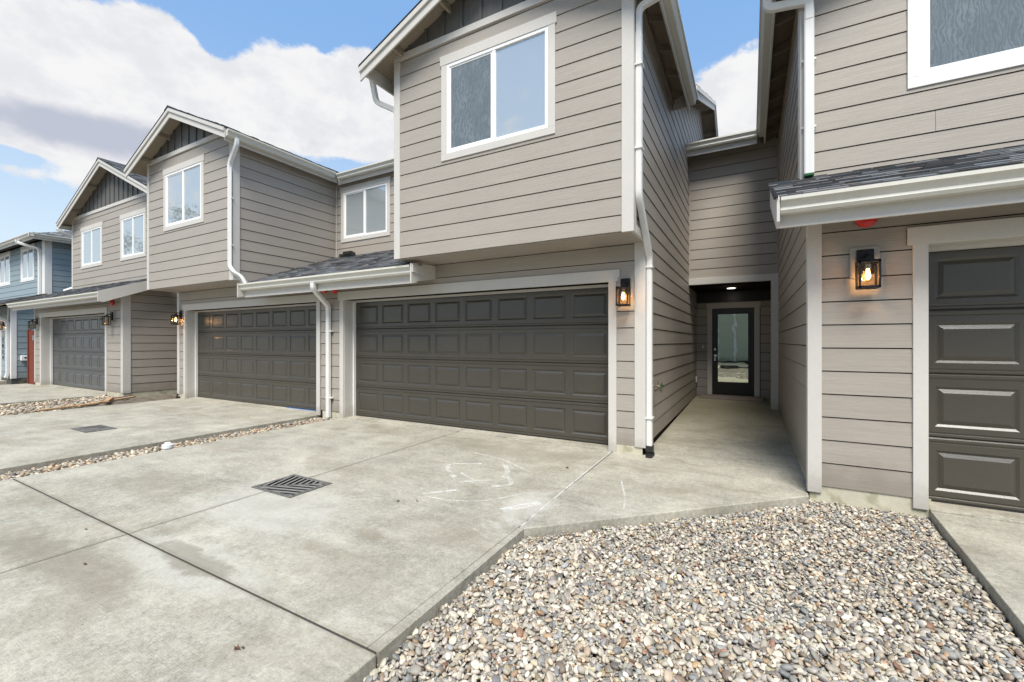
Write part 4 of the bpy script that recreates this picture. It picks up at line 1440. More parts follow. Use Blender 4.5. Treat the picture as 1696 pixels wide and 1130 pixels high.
for (ya, d) in ((6.90, 1), (17.1, -1)):
    za, zb_ = zroof(6.90), zroof(12)
    xs_ = -8.52 if d == 1 else -12.5
    slab_roof(C_, [(xs_, ya, za - .02), (-6.702, ya, za - .02), (-6.702, 12.0, zb_ - .02), (xs_, 12.0, zb_ - .02)], .03, 'soffit', 'roof_deck')
    if d == 1:
        slab_roof(C_, [(-12.5, 7.56, zroof(7.56) - .02), (xs_, 7.56, zroof(7.56) - .02), (xs_, 12.0, zb_ - .02), (-12.5, 12.0, zb_ - .02)], .03, 'soffit', 'roof_deck')
    shingles(C_, (-12.5, ya - .02 * d, za - .02), (1, 0, 0), (0, d, ms), 5.79, 5.56, .2, 131 + d, clipf=lambda a_, q_, d=d: d < 0 or a_ > 4.06 or q_ > .72)
MB().tube([(-8.42, 4.60, 5.16), (-8.42, 4.60, 5.04), (-8.70, 4.63, 4.76), (-8.70, 4.63, 4.6)], .036, .036, (0, 1, 0), .09).tube([(-8.70, 4.63, 4.68), (-8.70, 4.63, 2.78), (-8.60, 4.66, 2.66), (-8.50, 4.74, 2.60), (-8.46, 4.80, 2.44)], .036, .042, (.5, .8, 0), .08).build('downspout', 'downspout', C_, smooth=True)
for z in (4.1, 3.2):
    MB().box(-8.76, -8.64, 4.62, 4.665, z - .01, z + .01).build('pipe_strap', 'downspout', C_)

# ---------------------------------------------------------------- A : right-hand townhouse
A = root('townhouse', 'taupe townhouse at the right edge with a shingled shed roof over its brown garage door', 'house', (3.4, 4.7, 0), 'row of attached taupe townhouses')
AX = .48
AO0, AO1 = 1.26, 6.0
body = MB()
body.box(AX + .002, AO0 - .03, 4.702, 4.9, 0, 2.6).box(AO1 + .03, 6.5, 4.702, 4.9, 0, 2.6).box(AO0 - .03, AO1 + .03, 4.702, 4.9, 2.18, 2.6)
body.box(AX + .002, AX + .1, 4.9, 16, 0, 2.6).box(AX + .002, 6.5, 5.502, 5.6, 2.6, 5.5).box(AX + .002, AX + .1, 5.6, 16, 2.6, 2.95).box(AX + .002, AX + .1, 5.6, 16, 2.9, 5.3)
body.build('wall', 'sheathing', A)
MB().box(AX - .012, AO0 + .02, 4.69, 4.702, -.1, .085).box(AX - .006, AX + .0, 4.8, 11, -.1, .10).build('foundation', 'foundation', A)
siding(A, 'f', 4.7, AX + .075, 1.165, .083, 2.15, zr=.083)
siding(A, 'f', 4.7, AX + .075, 6.4, 2.293, 2.62, zr=.083, maxlen=9)
siding(A, 'f', 4.7, AX + .075, 1.125, 2.15, 2.293, zr=.083 + .0)
board(A, 'corner_board', 'f', 4.7, AX - .03, AX + .075, .02, 2.62)
board(A, 'corner_board', 'l', AX, 4.7, 4.79, .02, 2.62)
board(A, 'door_casing', 'f', 4.7, AO0 - .095, AO0, .0, 2.15)
board(A, 'door_casing', 'f', 4.7, AO1, AO1 + .1, .0, 2.15)
board(A, 'door_casing', 'f', 4.7, AO0 - .13, AO1 + .13, 2.15, 2.293, .036)
jamb(A, AO0, AO1, 4.695, 4.90, 2.16)
garage_door(A, AO0 + .024, AO1 - .005, 4.90, .022, h=.535)
siding(A, 'l', AX, 4.79, 11.0, .083, 2.62, zr=.104)
siding(A, 'l', AX, 5.60, 9.58, 2.62, 5.18, zr=.104)
siding(A, 'l', AX, 4.79, 5.6, 2.62, 3.02, zr=.104, clip=[(-.42, 1, 2.64 - .42 * 4.6)])
siding(A, 'f', 5.5, AX + .09, 6.5, 3.0, 5.9, zr=.083, holes=[(1.34, 3.4, 3.82, 5.3)], maxlen=3.66)
board(A, 'corner_board', 'f', 5.5, AX - .02, AX + .09, 2.95, 5.5, .028)
board(A, 'corner_board', 'l', AX, 5.5, 5.6, 2.95, 5.2, .028)
wo, wd_ = window(A, 'f', 5.5, 1.325, 3.2, 3.785, 5.3, mull=.5, screen=0, cw=.1, casing='trim_white')
add_screen(wo, 'f', 5.5, wd_[0] + .02, wd_[1] - .02, wd_[4] + .02, wd_[5] - .02)
# shed roof over the garage
a0y, a1y, a0z, a1z = 4.25, 5.5, 2.56, 3.08
asl = (a1z - a0z) / (a1y - a0y)
slab_roof(A, [(.20, a0y, a0z - .02), (6.6, a0y, a0z - .02), (6.6, a1y, a1z - .02), (.20, a1y, a1z - .02)], .03, 'soffit', 'roof_deck')
shingles(A, (.17, a0y - .03, a0z - .015), (1, 0, 0), (0, 1, asl), 6.4, 1.375, .125, 51)
MB().box(.215, 6.6, 4.252, 4.274, 2.31, 2.52).build('fascia', 'trim', A, .002)
gutter(A, 'x', .215, 6.6, 4.252, -1, 2.535, h=.125)
MB().ext([(4.14, 2.53), (4.14, 2.34), (4.22, 2.30), (5.50, 2.84), (5.50, 3.05)], 'x', .19, .213).build('rake_board', 'trim', A, .002)
MB().ext([(4.12, 2.545), (4.12, 2.525), (5.50, 3.05), (5.50, 3.08)], 'x', .175, .20).build('drip_edge', 'black_metal', A)
# upper gable roof
AC = AX + 3.0
ah, apk, asl2 = 3.28, 5.20 + .43 * 3.28, .43
slab_roof(A, [(AC - ah, 5.12, 5.18), (AC, 5.12, apk - .02), (AC, 16, apk - .02), (AC - ah, 16, 5.18)], .03, 'osb', 'roof_deck')
slab_roof(A, [(AC + ah, 5.12, 5.18), (AC, 5.12, apk - .02), (AC, 16, apk - .02), (AC + ah, 16, 5.18)], .03, 'osb', 'roof_deck')
for sgn in (-1, 1):
    shingles(A, (AC + sgn * (ah + .02), 5.1, 5.185), (0, 1, 0), (-sgn, 0, asl2), 10.9, 3.58, .2, 61 + sgn)
    P = [(AC + sgn * ah, 5.17), (AC, apk - .03), (AC, apk - .22), (AC + sgn * ah, 4.98)]
    MB().ext(P, 'y', 5.10, 5.122).build('rake_board', 'trim', A, .002)
siding(A, 'f', 5.5, AX, 6.48, 5.9, 6.6, zr=.083, clip=[(-.43, 1, 5.16 - .43 * (AC - ah)), (.43, 1, 5.16 + .43 * (AC + ah))])
MB().box(.222, .245, 5.12, 9.24, 5.02, 5.17).build('fascia', 'trim', A, .002)
gutter(A, 'y', 5.11, 9.22, .222, -1, 5.26)
yy = 5.35
while yy < 9.2:
    MB().ext([(AX, 5.26), (.246, 5.16), (.246, 5.07), (AX, 5.13)], 'y', yy - .019, yy + .019).build('rafter_tail', 'osb', A)
    yy += .61
board(A, 'eave_frieze', 'l', AX, 5.6, 9.58, 5.06, 5.18, .025, 'soffit')
MB().tube([(.16, 5.40, 5.12), (.16, 5.40, 4.94), (.535, 5.42, 4.90), (.535, 5.42, 4.7)], .034, .04, (0, 1, 0), .06).tube([(.535, 5.425, 4.8), (.535, 5.425, 3.10)], .044, .034, (1, 0, 0)).build('downspout', 'downspout', A, smooth=True)
MB().box(.493, .577, 5.385, 5.465, 3.075, 3.105).build('downspout_outlet', 'green_plastic', A, .005)
for z in (4.3, 3.6):
    MB().box(.475, .6, 5.44, 5.47, z - .01, z + .01).build('pipe_strap', 'downspout', A)

# ---------------------------------------------------------------- D : far-left townhouse
D = root('townhouse', 'far taupe townhouse on the left with two small upper windows and a grey garage door', 'house', (-16.5, 4.7, 0), 'row of attached taupe townhouses')
DX0, DX1 = -19.75, -13.48
DO0, DO1 = -19.18, -14.50
body = MB()
body.box(DX0 + .002, DO0, 4.702, 4.9, 0, 2.6).box(DO1, DX1 - .002, 4.702, 4.9, 0, 2.6).box(DO0, DO1, 4.702, 4.9, 2.10, 2.6)
body.box(DX0 + .2, DX1 - .002, 5.502, 5.6, 2.6, 5.25).box(DX1 - .1, DX1 - .002, 4.9, 14, 0, 2.6).box(DX1 - .1, DX1 - .002, 5.6, 14, 2.6, 5.2).box(DX0 + .2, DX0 + .3, 5.6, 14, 2.6, 5.2).box(DX0 + .002, DX0 + .1, 4.9, 14, 0, 2.6)
body.build('wall', 'sheathing', D)
for bb in ((DO1 + .1, DX1 - .008, 4.69, 4.702, -.1, .104), (DX1 - .006, DX1 + .006, 4.69, 12, -.1, .12), (DX0, DO0 - .1, 4.69, 4.702, -.1, .104)):
    MB().box(*bb).build('foundation', 'foundation', D)
siding(D, 'f', 4.7, DO1 + .1, DX1 - .09, .104, 2.246)
siding(D, 'f', 4.7, DX0 + .05, DO0 - .1, .104, 2.246)
siding(D, 'f', 4.7, DX0 + .05, DX1 - .09, 2.246, 2.60, maxlen=9)
board(D, 'corner_board', 'f', 4.7, DX1 - .09, DX1 + .03, .09, 2.60)
board(D, 'corner_board', 'r', DX1, 4.7, 4.83, .09, 2.60)
board(D, 'corner_board', 'f', 4.7, DX0 - .02, DX0 + .05, .09, 2.6)
board(D, 'door_casing', 'f', 4.7, DO0 - .1, DO0, .0, 2.10)
board(D, 'door_casing', 'f', 4.7, DO1, DO1 + .1, .0, 2.10)
board(D, 'door_casing', 'f', 4.7, DO0 - .14, DO1 + .14, 2.10, 2.246, .036)
jamb(D, DO0, DO1, 4.695, 4.93, 2.115)
garage_door(D, DO0 + .005, DO1 - .005, 4.93, .022, m='garage_door_grey')
siding(D, 'r', DX1, 4.83, 12, .104, 2.62)
siding(D, 'r', DX1, 4.83, 5.5, 2.62, 3.0, clip=[(-.42, 1, 2.64 - .42 * 4.6)])
siding(D, 'r', DX1, 5.5, 12, 2.62, 5.2)
siding(D, 'f', 5.5, DX0 + .27, DX1 - .05, 2.98, 5.33, holes=[(-18.78, -17.2, 3.7, 4.98), (-15.91, -14.38, 3.7, 4.98)])
board(D, 'corner_board', 'f', 5.5, DX0 + .18, DX0 + .27, 2.95, 5.33, .028)
frieze(D, DX0 + .18, DX1 + .03, 5.33, 5.42, 5.5, -16.53, 6.68, .44)
window(D, 'f', 5.5, -18.80, -17.18, 3.68, 5.0, screen=0)
window(D, 'f', 5.5, -15.93, -14.36, 3.68, 5.0, screen=0)
gable_roof(D, -16.53, 3.32, 5.2, 13, 6.68, .44, DX0 + .2, DX1, 5.5, 5.42, seed=71)
gutter(D, 'y', 5.23, 12, -16.53 - 3.32 + .12, -1, 5.17, d=.1)
slab_roof(D, [(-20.0, a0y, a0z - .02), (-13.2, a0y, a0z - .02), (-13.2, a1y, a1z - .02), (-20.0, a1y, a1z - .02)], .03, 'soffit', 'roof_deck')
shingles(D, (-20.02, a0y - .03, a0z - .015), (1, 0, 0), (0, 1, asl), 6.84, 1.375, .14, 81)
MB().box(-20.0, -13.22, 4.252, 4.274, 2.31, 2.52).build('fascia', 'trim', D, .002)
gutter(D, 'x', -20.0, -13.21, 4.252, -1, 2.52, h=.125)
MB().ext([(4.12, 2.53), (4.12, 2.30), (4.22, 2.28), (5.50, 2.83), (5.50, 3.05)], 'x', -13.20, -13.178).build('rake_board', 'trim', D, .002)
MB().tube([(-19.8, 5.20, 5.02), (-19.72, 5.3, 4.95), (-19.62, 5.56, 4.86), (-19.62, 5.56, 4.6)], .036, .036, (0, 1, 0), .06).tube([(-19.62, 5.56, 4.7), (-19.62, 5.56, 3.16), (-19.9, 5.40, 3.05)], .04, .036, (0, 1, 0), .06).build('downspout', 'downspout', D, smooth=True)

# ---------------------------------------------------------------- E : blue house
E_ = root('blue_house', 'slate blue house with white trim at the far left end of the row', 'house', (-25.5, 4.7, 0))
EX = -22.1
body = MB()
body.box(-29, EX - .002, 4.702, 4.9, 0, 2.6).box(EX - .1, EX - .002, 4.9, 14, 0, 2.6).box(EX - .1, EX - .002, 5.6, 14, 2.6, 5.05).box(-29, EX - .002, 5.502, 5.6, 2.6, 5.1)
body.build('wall', 'sheathing', E_)
MB().box(-29, EX + .01, 4.68, 4.702, -.1, .10).box(EX, EX + .012, 4.7, 12, -.1, .10).build('foundation', 'asphalt', E_)
siding(E_, 'f', 4.7, -23.2, -22.5, .104, 2.25, m='siding_blue')
siding(E_, 'r', EX, 4.8, 12, .104, 2.62, m='siding_blue')
siding(E_, 'r', EX, 4.8, 5.5, 2.62, 3.0, m='siding_blue', clip=[(-.42, 1, 2.64 - .42 * 4.6)])
siding(E_, 'r', EX, 5.66, 12, 2.62, 5.0, m='siding_blue')
siding(E_, 'f', 5.5, -29, -22.35, 2.9, 5.0, m='siding_blue', holes=[(-24.68, -23.22, 3.66, 5.0), (-27.5, -26.04, 3.66, 5.0)])
board(E_, 'corner_board', 'f', 4.7, -22.22, EX + .03, .09, 2.6, .03, 'trim_white')
board(E_, 'corner_board', 'r', EX, 4.7, 4.80, .09, 2.6, .03, 'trim_white')
siding(E_, 'f', 4.7, -29, -22.22, 2.25, 2.6, m='siding_blue', maxlen=9)
board(E_, 'corner_board', 'f', 4.7, -22.5, -22.40, .09, 2.6, .03, 'trim_white')
board(E_, 'corner_board', 'f', 5.5, -22.35, EX + .03, 2.9, 5.0, .03, 'trim_white')
board(E_, 'corner_board', 'r', EX, 5.5, 5.66, 2.9, 5.0, .03, 'trim_white')
board(E_, 'door_casing', 'f', 4.7, -23.32, -23.2, 0, 2.1, .03, 'trim_white')
board(E_, 'door_casing', 'f', 4.7, -28.2, -23.16, 2.1, 2.25, .036, 'trim_white')
window(E_, 'f', 5.5, -24.70, -23.2, 3.64, 5.0, 'trim_white')
window(E_, 'f', 5.5, -27.52, -26.02, 3.64, 5.0, 'trim_white')
garage_door(E_, -28.1, -23.32, 4.90, .022, m='garage_door_grey')
# hip roof
HZ = 5.10
eaveq = [(-29.5, 5.1), (-21.72, 5.1), (-21.72, 14), (-29.5, 14)]
mbh = MB()
rd = [(-25.6, 9.0, HZ + 1.6)]
mbh.add([(-29.5, 5.1, HZ), (-21.72, 5.1, HZ), (-21.72, 14, HZ), (-29.5, 14, HZ), (-25.6, 8.9, HZ + 1.55), (-25.6, 10.2, HZ + 1.55)], [(0, 1, 4), (1, 2, 5, 4), (2, 3, 5), (3, 0, 4, 5), (0, 3, 2, 1)])
mbh.build('roof', 'shingle_plain', E_)
shingles(E_, (-29.5, 5.09, HZ), (1, 0, 0), (0, 1, .405), 7.78, 4.1, .2, 91, clipf=lambda x, q: x > q * .93 and x < 7.78 - q * .93, base=(.15, .155, .165))
shingles(E_, (-21.72, 5.1, HZ), (0, 1, 0), (-1, 0, .40), 8.9, 4.1, .2, 93, clipf=lambda x, q: x > q * .93 and x < 8.9 - q * .93, base=(.15, .155, .165))
MB().box(-29.5, -21.74, 5.10, 5.12, 4.93, 5.09).box(-21.742, -21.72, 5.12, 14, 4.93, 5.09).build('fascia', 'trim_white', E_)
gutter(E_, 'x', -29.5, -21.60, 5.10, -1, 5.11)
gutter(E_, 'y', 4.98, 14, -21.72, 1, 5.11)
slab_roof(E_, [(-29, a0y, a0z - .02), (-21.9, a0y, a0z - .02), (-21.9, a1y, a1z - .02), (-29, a1y, a1z - .02)], .03, 'soffit', 'roof_deck')
shingles(E_, (-29, a0y - .03, a0z - .015), (1, 0, 0), (0, 1, asl), 7.1, 1.375, .14, 95)
MB().box(-29, -21.9, 4.252, 4.274, 2.31, 2.52).build('fascia', 'trim_white', E_)
gutter(E_, 'x', -29, -21.9, 4.252, -1, 2.52)
MB().tube([(-22.9, 4.99, 5.0), (-22.9, 4.99, 4.9), (-22.45, 5.44, 4.72), (-22.45, 5.44, 4.5)], .05, .045, (0, 1, 0), .1).tube([(-22.45, 5.44, 4.6), (-22.45, 5.44, 2.95)], .05, .045, (1, 0, 0)).build('downspout', 'downspout', E_, smooth=True)
MB().tube([(-22.25, 4.18, 2.40), (-22.25, 4.2, 2.3), (-22.31, 4.64, 2.05), (-22.31, 4.64, .25), (-22.31, 4.60, .12)], .05, .045, (1, 0, 0), .1).build('downspout', 'downspout', E_, smooth=True)


def text_mesh(body, size, loc, rot, m, name):
    cu = bpy.data.curves.new(name, 'FONT')
    cu.body = body; cu.size = size; cu.extrude = .008; cu.align_x = 'CENTER'
    to = bpy.data.objects.new(name + '_tmp', cu)
    COL.objects.link(to)
    dg = bpy.context.evaluated_depsgraph_get()
    me = bpy.data.meshes.new_from_object(to.evaluated_get(dg))
    bpy.data.objects.remove(to)
    me.materials.clear(); me.materials.append(MATS[m])
    o = bpy.data.objects.new(name, me); COL.objects.link(o)
    o.location = loc; o.rotation_euler = rot
    return o


hn = root('house_number', 'black house number running down the blue wall beside the white pipe', 'house number', (-22.95, 4.66, .8))
for k, ch in enumerate('202'):
    o = text_mesh(ch, .20, (0, -.0, .56 - k * .21), (R(90), 0, 0), 'black_plastic', 'digit'); o.parent = hn
o = text_mesh('0', .16, (.02, 0, -.045), (R(90), 0, 0), 'black_plastic', 'digit'); o.parent = hn

# ================================================================= OBJECTS
lamp((.853, 4.685, 2.035), True, 'lit black box lantern on the right house, left of its garage door')
lamp((-1.325, 5.285, 2.02), True, 'lit black box lantern between the middle garage door and the white downspout')
lamp((-11.975, 5.285, 2.0), True, 'lit black box lantern at the left side of the second garage door')
lamp((-14.02, 4.685, 2.0), False, 'unlit black box lantern right of the far grey garage door')
lamp((-19.47, 4.685, 2.0), False, 'unlit black box lantern left of the far grey garage door')
lamp((-22.85, 4.685, 2.0), True, 'black lantern on the blue house above the house number', None)
bell((.86, 4.683, 2.405), 'red alarm bell under the right-hand eave, above the lit lantern', .078)
bell((-6.80, 5.283, 2.31), 'left red alarm bell of the pair between the two big garage doors', .072)
bell((-6.53, 5.283, 2.30), 'right red alarm bell of the pair, just beside the bend of the downspout', .080)
bell((-14.02, 4.683, 2.34), 'small red alarm bell under the eave of the far townhouse', .075)

hb = root('hose_bib', 'brass hose tap with green handle on the passage wall behind the white downspout', 'tap', (-1.10, 5.71, .79))
MB().box(-1.104, -1.08, 5.66, 5.76, .70, .88).build('wall_plate', 'siding', hb, .003)
MB().tube([(-1.08, 5.71, .79), (-1.02, 5.71, .79), (-.995, 5.71, .76), (-.985, 5.71, .72)], .013, .013, (0, 1, 0), .02).cyl((-1.04, 5.71, .80), (-1.02, 5.71, .86), .009).build('spout', 'brass', hb, smooth=True)
MB().lathe((-1.0, 5.71, .80), (1, 0, .35), [(0, .008), (.02, .01), (.021, .032), (.032, .034), (.036, .012)], 14).build('handle', 'green_plastic', hb, smooth=True)


def grate(x0, x1, y0, y1, label):
    rt = root('drain_grate', label, 'drain', ((x0 + x1) / 2, (y0 + y1) / 2, 0), 'square iron drain grates in the driveways')
    b = .035
    f = MB().box(x0, x1, y0, y0 + b, -.0, .009).box(x0, x1, y1 - b, y1, .0, .009).box(x0, x0 + b, y0 + b, y1 - b, .0, .009).box(x1 - b, x1, y0 + b, y1 - b, .0, .009)
    f.build('frame', 'iron', rt, .002)
    MB().box(x0 + b, x1 - b, y0 + b, y1 - b, .001, .003).build('pit', 'void', rt)
    # slanted ribs in two opposite fields split along the diagonal
    def diag_clip(poly, upper):
        # line from (x0,y0) to (x1,y1)
        a, c_ = -(y1 - y0), (x1 - x0)
        k = a * x0 + c_ * y0
        return clip_poly(poly, -a, -c_, -k - .01) if upper else clip_poly(poly, a, c_, k - .01)
    for upper in (True, False):
        for i in range(-12, 26):
            s = i * .062
            if upper:      # ribs leaning one way
                poly = [(x0 + s, y0 - .3), (x0 + s + .024, y0 - .3), (x0 + s + .024 - .35, y1 + .3), (x0 + s - .35, y1 + .3)]
            else:
                poly = [(x0 - .3, y0 + s - .2), (x1 + .3, y0 + s + .12), (x1 + .3, y0 + s + .148), (x0 - .3, y0 + s - .172)]
            for cl in ((-1, 0, -(x0 + b)), (1, 0, x1 - b), (0, -1, -(y0 + b)), (0, 1, y1 - b)):
                poly = clip_poly(poly, *cl)
                if len(poly) < 3: break
            if len(poly) >= 3: poly = diag_clip(poly, upper)
            if len(poly) >= 3 and (max(p[0] for p in poly) - min(p[0] for p in poly)) > .015:
                MB().ext(poly, 'z', .0035, .008).build('rib', 'iron_light', rt)
    a = MB()
    nx, ny = (y1 - y0), -(x1 - x0)
    L = math.hypot(nx, ny); nx, ny = nx / L * .012, ny / L * .012
    a.ext([(x0 + b + nx, y0 + b * .7 + ny), (x1 - b + nx, y1 - b * .8 + ny), (x1 - b - nx, y1 - b * .8 - ny), (x0 + b - nx, y0 + b * .7 - ny)], 'z', .003, .0085)
    a.build('cross_bar', 'iron', rt)


mat('iron_light', (0.22, 0.22, 0.21), .55, f_iron)
grate(-4.07, -3.50, 2.355, 2.79, 'iron drain grate with slanted slots in the middle driveway')
grate(-9.27, -8.66, 2.57, 2.94, 'farther dark drain grate in the second driveway')

cap = root('cleanout_cap', 'white plastic cleanout cap standing in the pebble strip between driveways', 'pipe cap', (-6.53, 2.72, -.05))
MB().lathe((-6.53, 2.72, -.07), (0, 0, 1), [(0, .052), (.07, .052), (.072, .062), (.115, .062), (.118, .056)], 24).build('pipe', 'white_plastic', cap, smooth=True)
MB().box(-6.555, -6.505, 2.695, 2.745, .048, .072).build('lug', 'white_plastic', cap, .004)

# downspout boot at the second unit's corner
t_ = MB().tube([(-12.36, 5.40, .03), (-12.20, 5.36, .0), (-12.10, 5.25, -.02)], .05, .05, (0, 0, 1), .05).cyl((-12.36, 5.40, -.05), (-12.36, 5.40, .09), .06).build('drain_boot', 'black_plastic', None, smooth=True)
tag(t_, 'black plastic drain fitting on the soil at the corner of the second townhouse', 'drain fitting')


def plank(a, b, w, h, z, label, m='lumber'):
    a, b = Vector((*a, z)), Vector((*b, z + .02))
    mb = MB(); mb.tube([a, b], w / 2, h / 2, (b - a).cross(Vector((0, 0, 1))), rounded=False)
    o = mb.build('wood_plank', m, None, .003)
    tag(o, label, 'plank', 'scrap wood on the far pebbles')


plank((-12.3, 2.95), (-12.45, 3.9), .08, .03, .0, 'longest pale scrap plank along the far pebble edge')
plank((-12.35, 3.55), (-13.05, 4.75), .10, .035, .01, 'reddish scrap plank lying towards the far house corner')
plank((-12.35, 4.0), (-12.85, 4.25), .09, .04, .05, 'short pale block laid across the other scrap planks')
plank((-12.9, 4.1), (-13.3, 4.8), .07, .03, .02, 'thin dark scrap plank beside the foundation corner', 'old_board')

# red fence panel beside the blue house
fe = root('fence', 'short rust red wooden fence panel between the blue house and the far townhouse', 'fence', (-20.3, 4.72, 0))
for k in range(6):
    x = -20.48 + k * .115
    MB().box(x, x + .108, 4.72, 4.742, -.05, 1.72).build('plank', 'red_fence', fe, .004)
MB().box(-20.54, -20.484, 4.69, 4.78, -.08, 1.76).build('post', 'red_fence', fe, .004)
for z in (.3, 1.45):
    MB().box(-20.48, -19.8, 4.744, 4.78, z, z + .09).build('rail', 'red_fence', fe)
t_ = MB().box(-20.10, -19.95, 4.705, 4.717, 1.40, 1.56).build('sign', 'sign_grey', None)
tag(t_, 'small grey notice fixed to the rust red fence panel', 'sign')

mbx = root('vent_hood', 'white vent hood low on the side wall of the blue house', 'vent', (-22.08, 4.98, .8))
MB().box(-22.085, -21.96, 4.88, 5.08, .70, .88).build('hood', 'white_plastic', mbx, .012)
MB().cyl((-21.96, 4.98, .80), (-21.955, 4.98, .80), .03).build('flap', 'black_plastic', mbx)

# small things on the concrete
def curl_leaf(x, y, z, s, rz, label, m='rust_leaf'):
    mb = MB()
    n = 9
    ring = []
    for i in range(n):
        a = 2 * math.pi * i / n
        rr = s * (1.0 if i % 2 == 0 else .55)
        ring.append((x + rr * math.cos(a + rz) * 1.2, y + rr * math.sin(a + rz) * .7, z + .006 + .5 * rr * abs(math.sin(a * 1.5))))
    mb.add([(x, y, z + .003)] + ring, [(0, i + 1, (i + 1) % n + 1) for i in range(n)])
    o = mb.build('dead_leaf', m, None)
    tag(o, label, 'leaf', 'dead leaves')


curl_leaf(-1.985, 1.085, .001, .018, .5, 'curled brown leaf on the near driveway slab, bottom of the picture')
curl_leaf(-1.965, 1.10, .001, .010, 2.5, 'tiny brown leaf scrap beside the curled leaf on the near slab')
curl_leaf(-.44, 1.86, -.012, .022, 1.0, 'red brown leaf on the pebble bed')
curl_leaf(-1.05, 2.2, -.012, .018, 1.9, 'dull red leaf on the pebbles close to the driveway edge')
curl_leaf(-1.72, 4.35, .001, .022, 2.2, 'small brown leaf on the slab before the middle garage door')
curl_leaf(-2.62, 2.75, .001, .016, .2, 'dark leaf scrap in the centre of the middle driveway')
curl_leaf(-2.48, 2.83, .001, .013, 1.2, 'second dark leaf scrap in the centre of the middle driveway')
curl_leaf(-3.55, 1.05, .001, .014, 1.2, 'leaf scrap left of the crossing joints')
curl_leaf(-4.2, 1.25, .001, .012, .2, 'leaf scrap beside the lengthwise driveway joint')


def chalk(pts, w, nm='chalk_mark'):
    mb = MB()
    P = [Vector((x, y, 0)) for x, y in pts]
    L, Rr = [], []
    for i, p in enumerate(P):
        t = (P[min(i + 1, len(P) - 1)] - P[max(i - 1, 0)]).normalized()
        nn = Vector((-t.y, t.x, 0)) * w * .5
        L.append(p + nn); Rr.append(p - nn)
    vs = [(q.x, q.y, .004) for q in L] + [(q.x, q.y, .004) for q in Rr]
    n = len(P)
    mb.add(vs, [(i, i + 1, n + i + 1, n + i) for i in range(n - 1)])
    return mb


def curve(pts, k=6):
    out = []
    for i in range(len(pts) - 1):
        p0 = pts[max(i - 1, 0)]; p1 = pts[i]; p2 = pts[i + 1]; p3 = pts[min(i + 2, len(pts) - 1)]
        for j in range(k):
            t = j / k
            out.append(tuple(.5 * (2 * p1[a] + (p2[a] - p0[a]) * t + (2 * p0[a] - 5 * p1[a] + 4 * p2[a] - p3[a]) * t * t + (-p0[a] + 3 * p1[a] - 3 * p2[a] + p3[a]) * t ** 3) for a in (0, 1)))
    out.append(pts[-1])
    return out


cm = root('chalk_scribble', 'white chalk scribble on the driveway slab before the middle garage door', 'chalk marking', (-2.5, 3.5, 0))
for pts, w in (([(-2.61, 4.04), (-2.90, 3.82), (-2.53, 3.46)], .035), ([(-2.62, 3.66), (-2.35, 3.52)], .03), ([(-2.37, 4.14), (-2.2, 3.9), (-2.16, 3.72)], .04),
               ([(-2.45, 3.42), (-2.30, 3.56), (-2.22, 3.60)], .03), ([(-2.16, 3.82), (-2.0, 3.60), (-2.12, 3.45)], .035), ([(-2.55, 2.98), (-2.35, 3.22)], .035),
               ([(-2.5, 2.96), (-2.25, 2.98), (-1.98, 3.12), (-1.80, 3.38)], .018), ([(-2.95, 4.4), (-2.5, 4.3), (-2.05, 4.05)], .02), ([(-1.75, 3.0), (-1.55, 3.3)], .07),
               ([(-1.1, 4.2), (-.95, 3.75), (-.9, 3.5)], .012)):
    chalk(curve(pts), w * 1.35).build('stroke', 'chalk', cm)
t_ = MB().prism([(-1.512, 5.2, .001), (-1.50, 5.2, .001), (-1.468, 2.82, .001), (-1.484, 2.82, .001)], [(-1.512, 5.2, .005), (-1.50, 5.2, .005), (-1.468, 2.82, .005), (-1.484, 2.82, .005)]).build('joint_sealant', 'chalk', None)
tag(t_, 'pale strip of sealant along the joint between driveway and entry walk', 'sealant')

# ---------------------------------------------------------------- across the lane (seen only mirrored in glass and doors)
O = root('house_across_lane', 'grey green house across the lane, mirrored in the entry door glass', 'house', (-4, -12.5, 0))
OY = -12.5
MB().box(-9.2, 7, OY - 8, OY - .01, 0, 5.2).build('wall', 'siding_far', O)
siding(O, 'b', OY - .01, -9.1, 6.9, .104, 5.2, m='siding_far', holes=[(-6.6, -2.0, 0, 2.2)], maxlen=12)
board(O, 'corner_board', 'b', OY, -1.05, -.9, .0, 5.2, .04, 'trim_white')
board(O, 'door_casing', 'b', OY, -2.1, -1.98, .0, 2.2, .04, 'trim_white')
board(O, 'door_casing', 'b', OY, -6.6, -1.98, 2.2, 2.34, .04, 'trim_white')
MB().box(-6.6, -2.1, OY - .1, OY + .0, 0, 2.2).build('garage_door', 'garage_door_grey', O)
window(O, 'b', OY, -4.0, -2.4, 3.5, 4.9, 'trim_white')
mbr = MB(); mbr.add([(-9.7, OY + .5, 5.2), (7.5, OY + .5, 5.2), (7.5, OY - 8.5, 5.2), (-9.7, OY - 8.5, 5.2), (-9.7, OY - 4, 7.0), (7.5, OY - 4, 7.0)], [(0, 1, 5, 4), (2, 3, 4, 5), (1, 2, 5), (3, 0, 4), (0, 3, 2, 1)])
mbr.build('roof', 'shingle_plain', O)


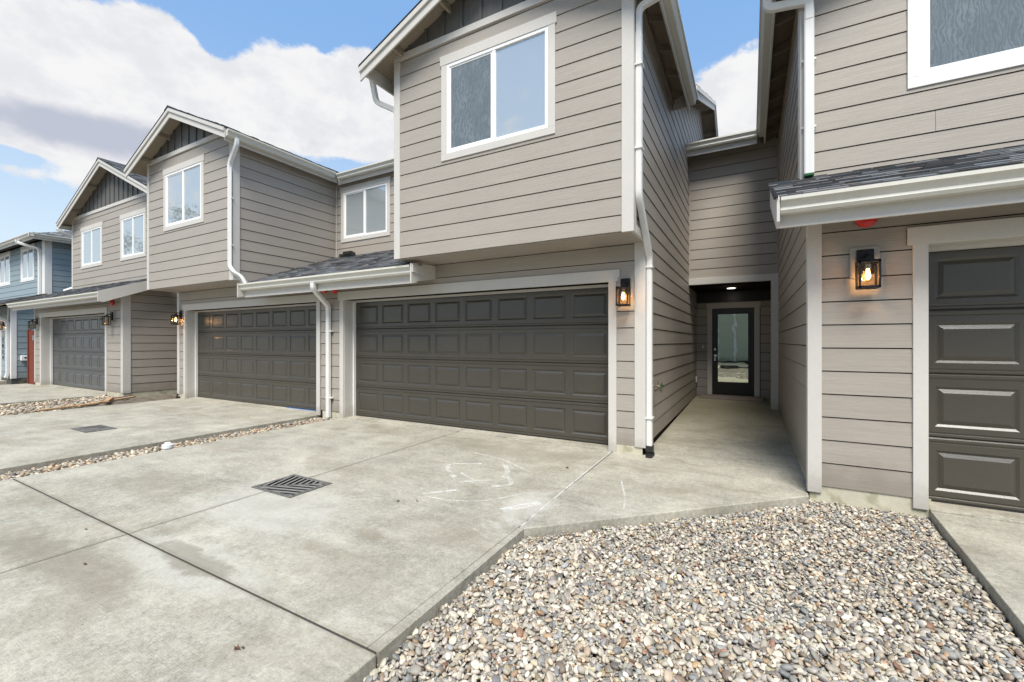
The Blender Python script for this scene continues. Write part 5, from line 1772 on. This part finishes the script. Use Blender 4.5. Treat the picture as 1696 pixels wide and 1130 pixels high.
def tree(x, y, h, r, seed, label):
    rs = np.random.RandomState(seed)
    rt = root('tree', label, 'tree', (x, y, -.1), 'trees across the lane')
    tr = MB()
    tr.cyl((x, y, -.1), (x + .2, y, h * .45), .28, .18, 10).cyl((x + .2, y, h * .45), (x + .1, y + .1, h * .85), .18, .05, 8)
    for k in range(7):
        a = rs.uniform(0, 6.28); z = h * rs.uniform(.3, .65)
        tr.cyl((x + .15, y, z), (x + .15 + r * .6 * math.cos(a), y + r * .6 * math.sin(a), z + h * .2), .09, .03, 6)
    tr.build('trunk', 'bark', rt)
    n = 9000
    cl = rs.normal(size=(60, 3)) * np.array([r * .42, r * .42, h * .19]) + np.array([x, y, h * .62])
    c = cl[rs.randint(60, size=n)] + rs.normal(size=(n, 3)) * .38
    u = rs.normal(size=(n, 3)); u /= np.linalg.norm(u, axis=1)[:, None]
    v = np.cross(u, rs.normal(size=(n, 3))); v /= np.linalg.norm(v, axis=1)[:, None]
    s = rs.uniform(.07, .15, size=(n, 1))
    V = np.stack([c - u * s, c + v * s * .6, c + u * s, c - v * s * .6], 1).reshape(-1, 3)
    mb = MB(); mb.v = [tuple(p) for p in V]; mb.f = [(4 * i, 4 * i + 1, 4 * i + 2, 4 * i + 3) for i in range(n)]
    g_ = rs.uniform(.5, 1.4, size=n)
    mb.c = [(.045 * q, .085 * q, .028 * q, 1) for q in g_ for _ in range(4)]
    me = bpy.data.meshes.new('crown'); me.from_pydata([(p[0] - x, p[1] - y, p[2] + .1) for p in mb.v], [], mb.f)
    at = me.color_attributes.new('Col', 'FLOAT_COLOR', 'POINT'); at.data.foreach_set('color', np.array(mb.c, dtype=np.float32).ravel())
    me.materials.append(MATS['leaf'])
    o = bpy.data.objects.new('crown', me); COL.objects.link(o); o.parent = rt


tree(-41, -12, 12.5, 4.2, 1, 'tall broadleaf tree across the lane mirrored in the left bay window')
tree(-50, -14, 13.5, 4.5, 2, 'second tall tree across the lane mirrored beside the first')
tree(-72, -14, 12.5, 4.5, 3, 'farther tree across the lane mirrored in the far small window')
print('objects', len(bpy.data.objects), 'tris', sum(len(m.polygons) for m in bpy.data.meshes))
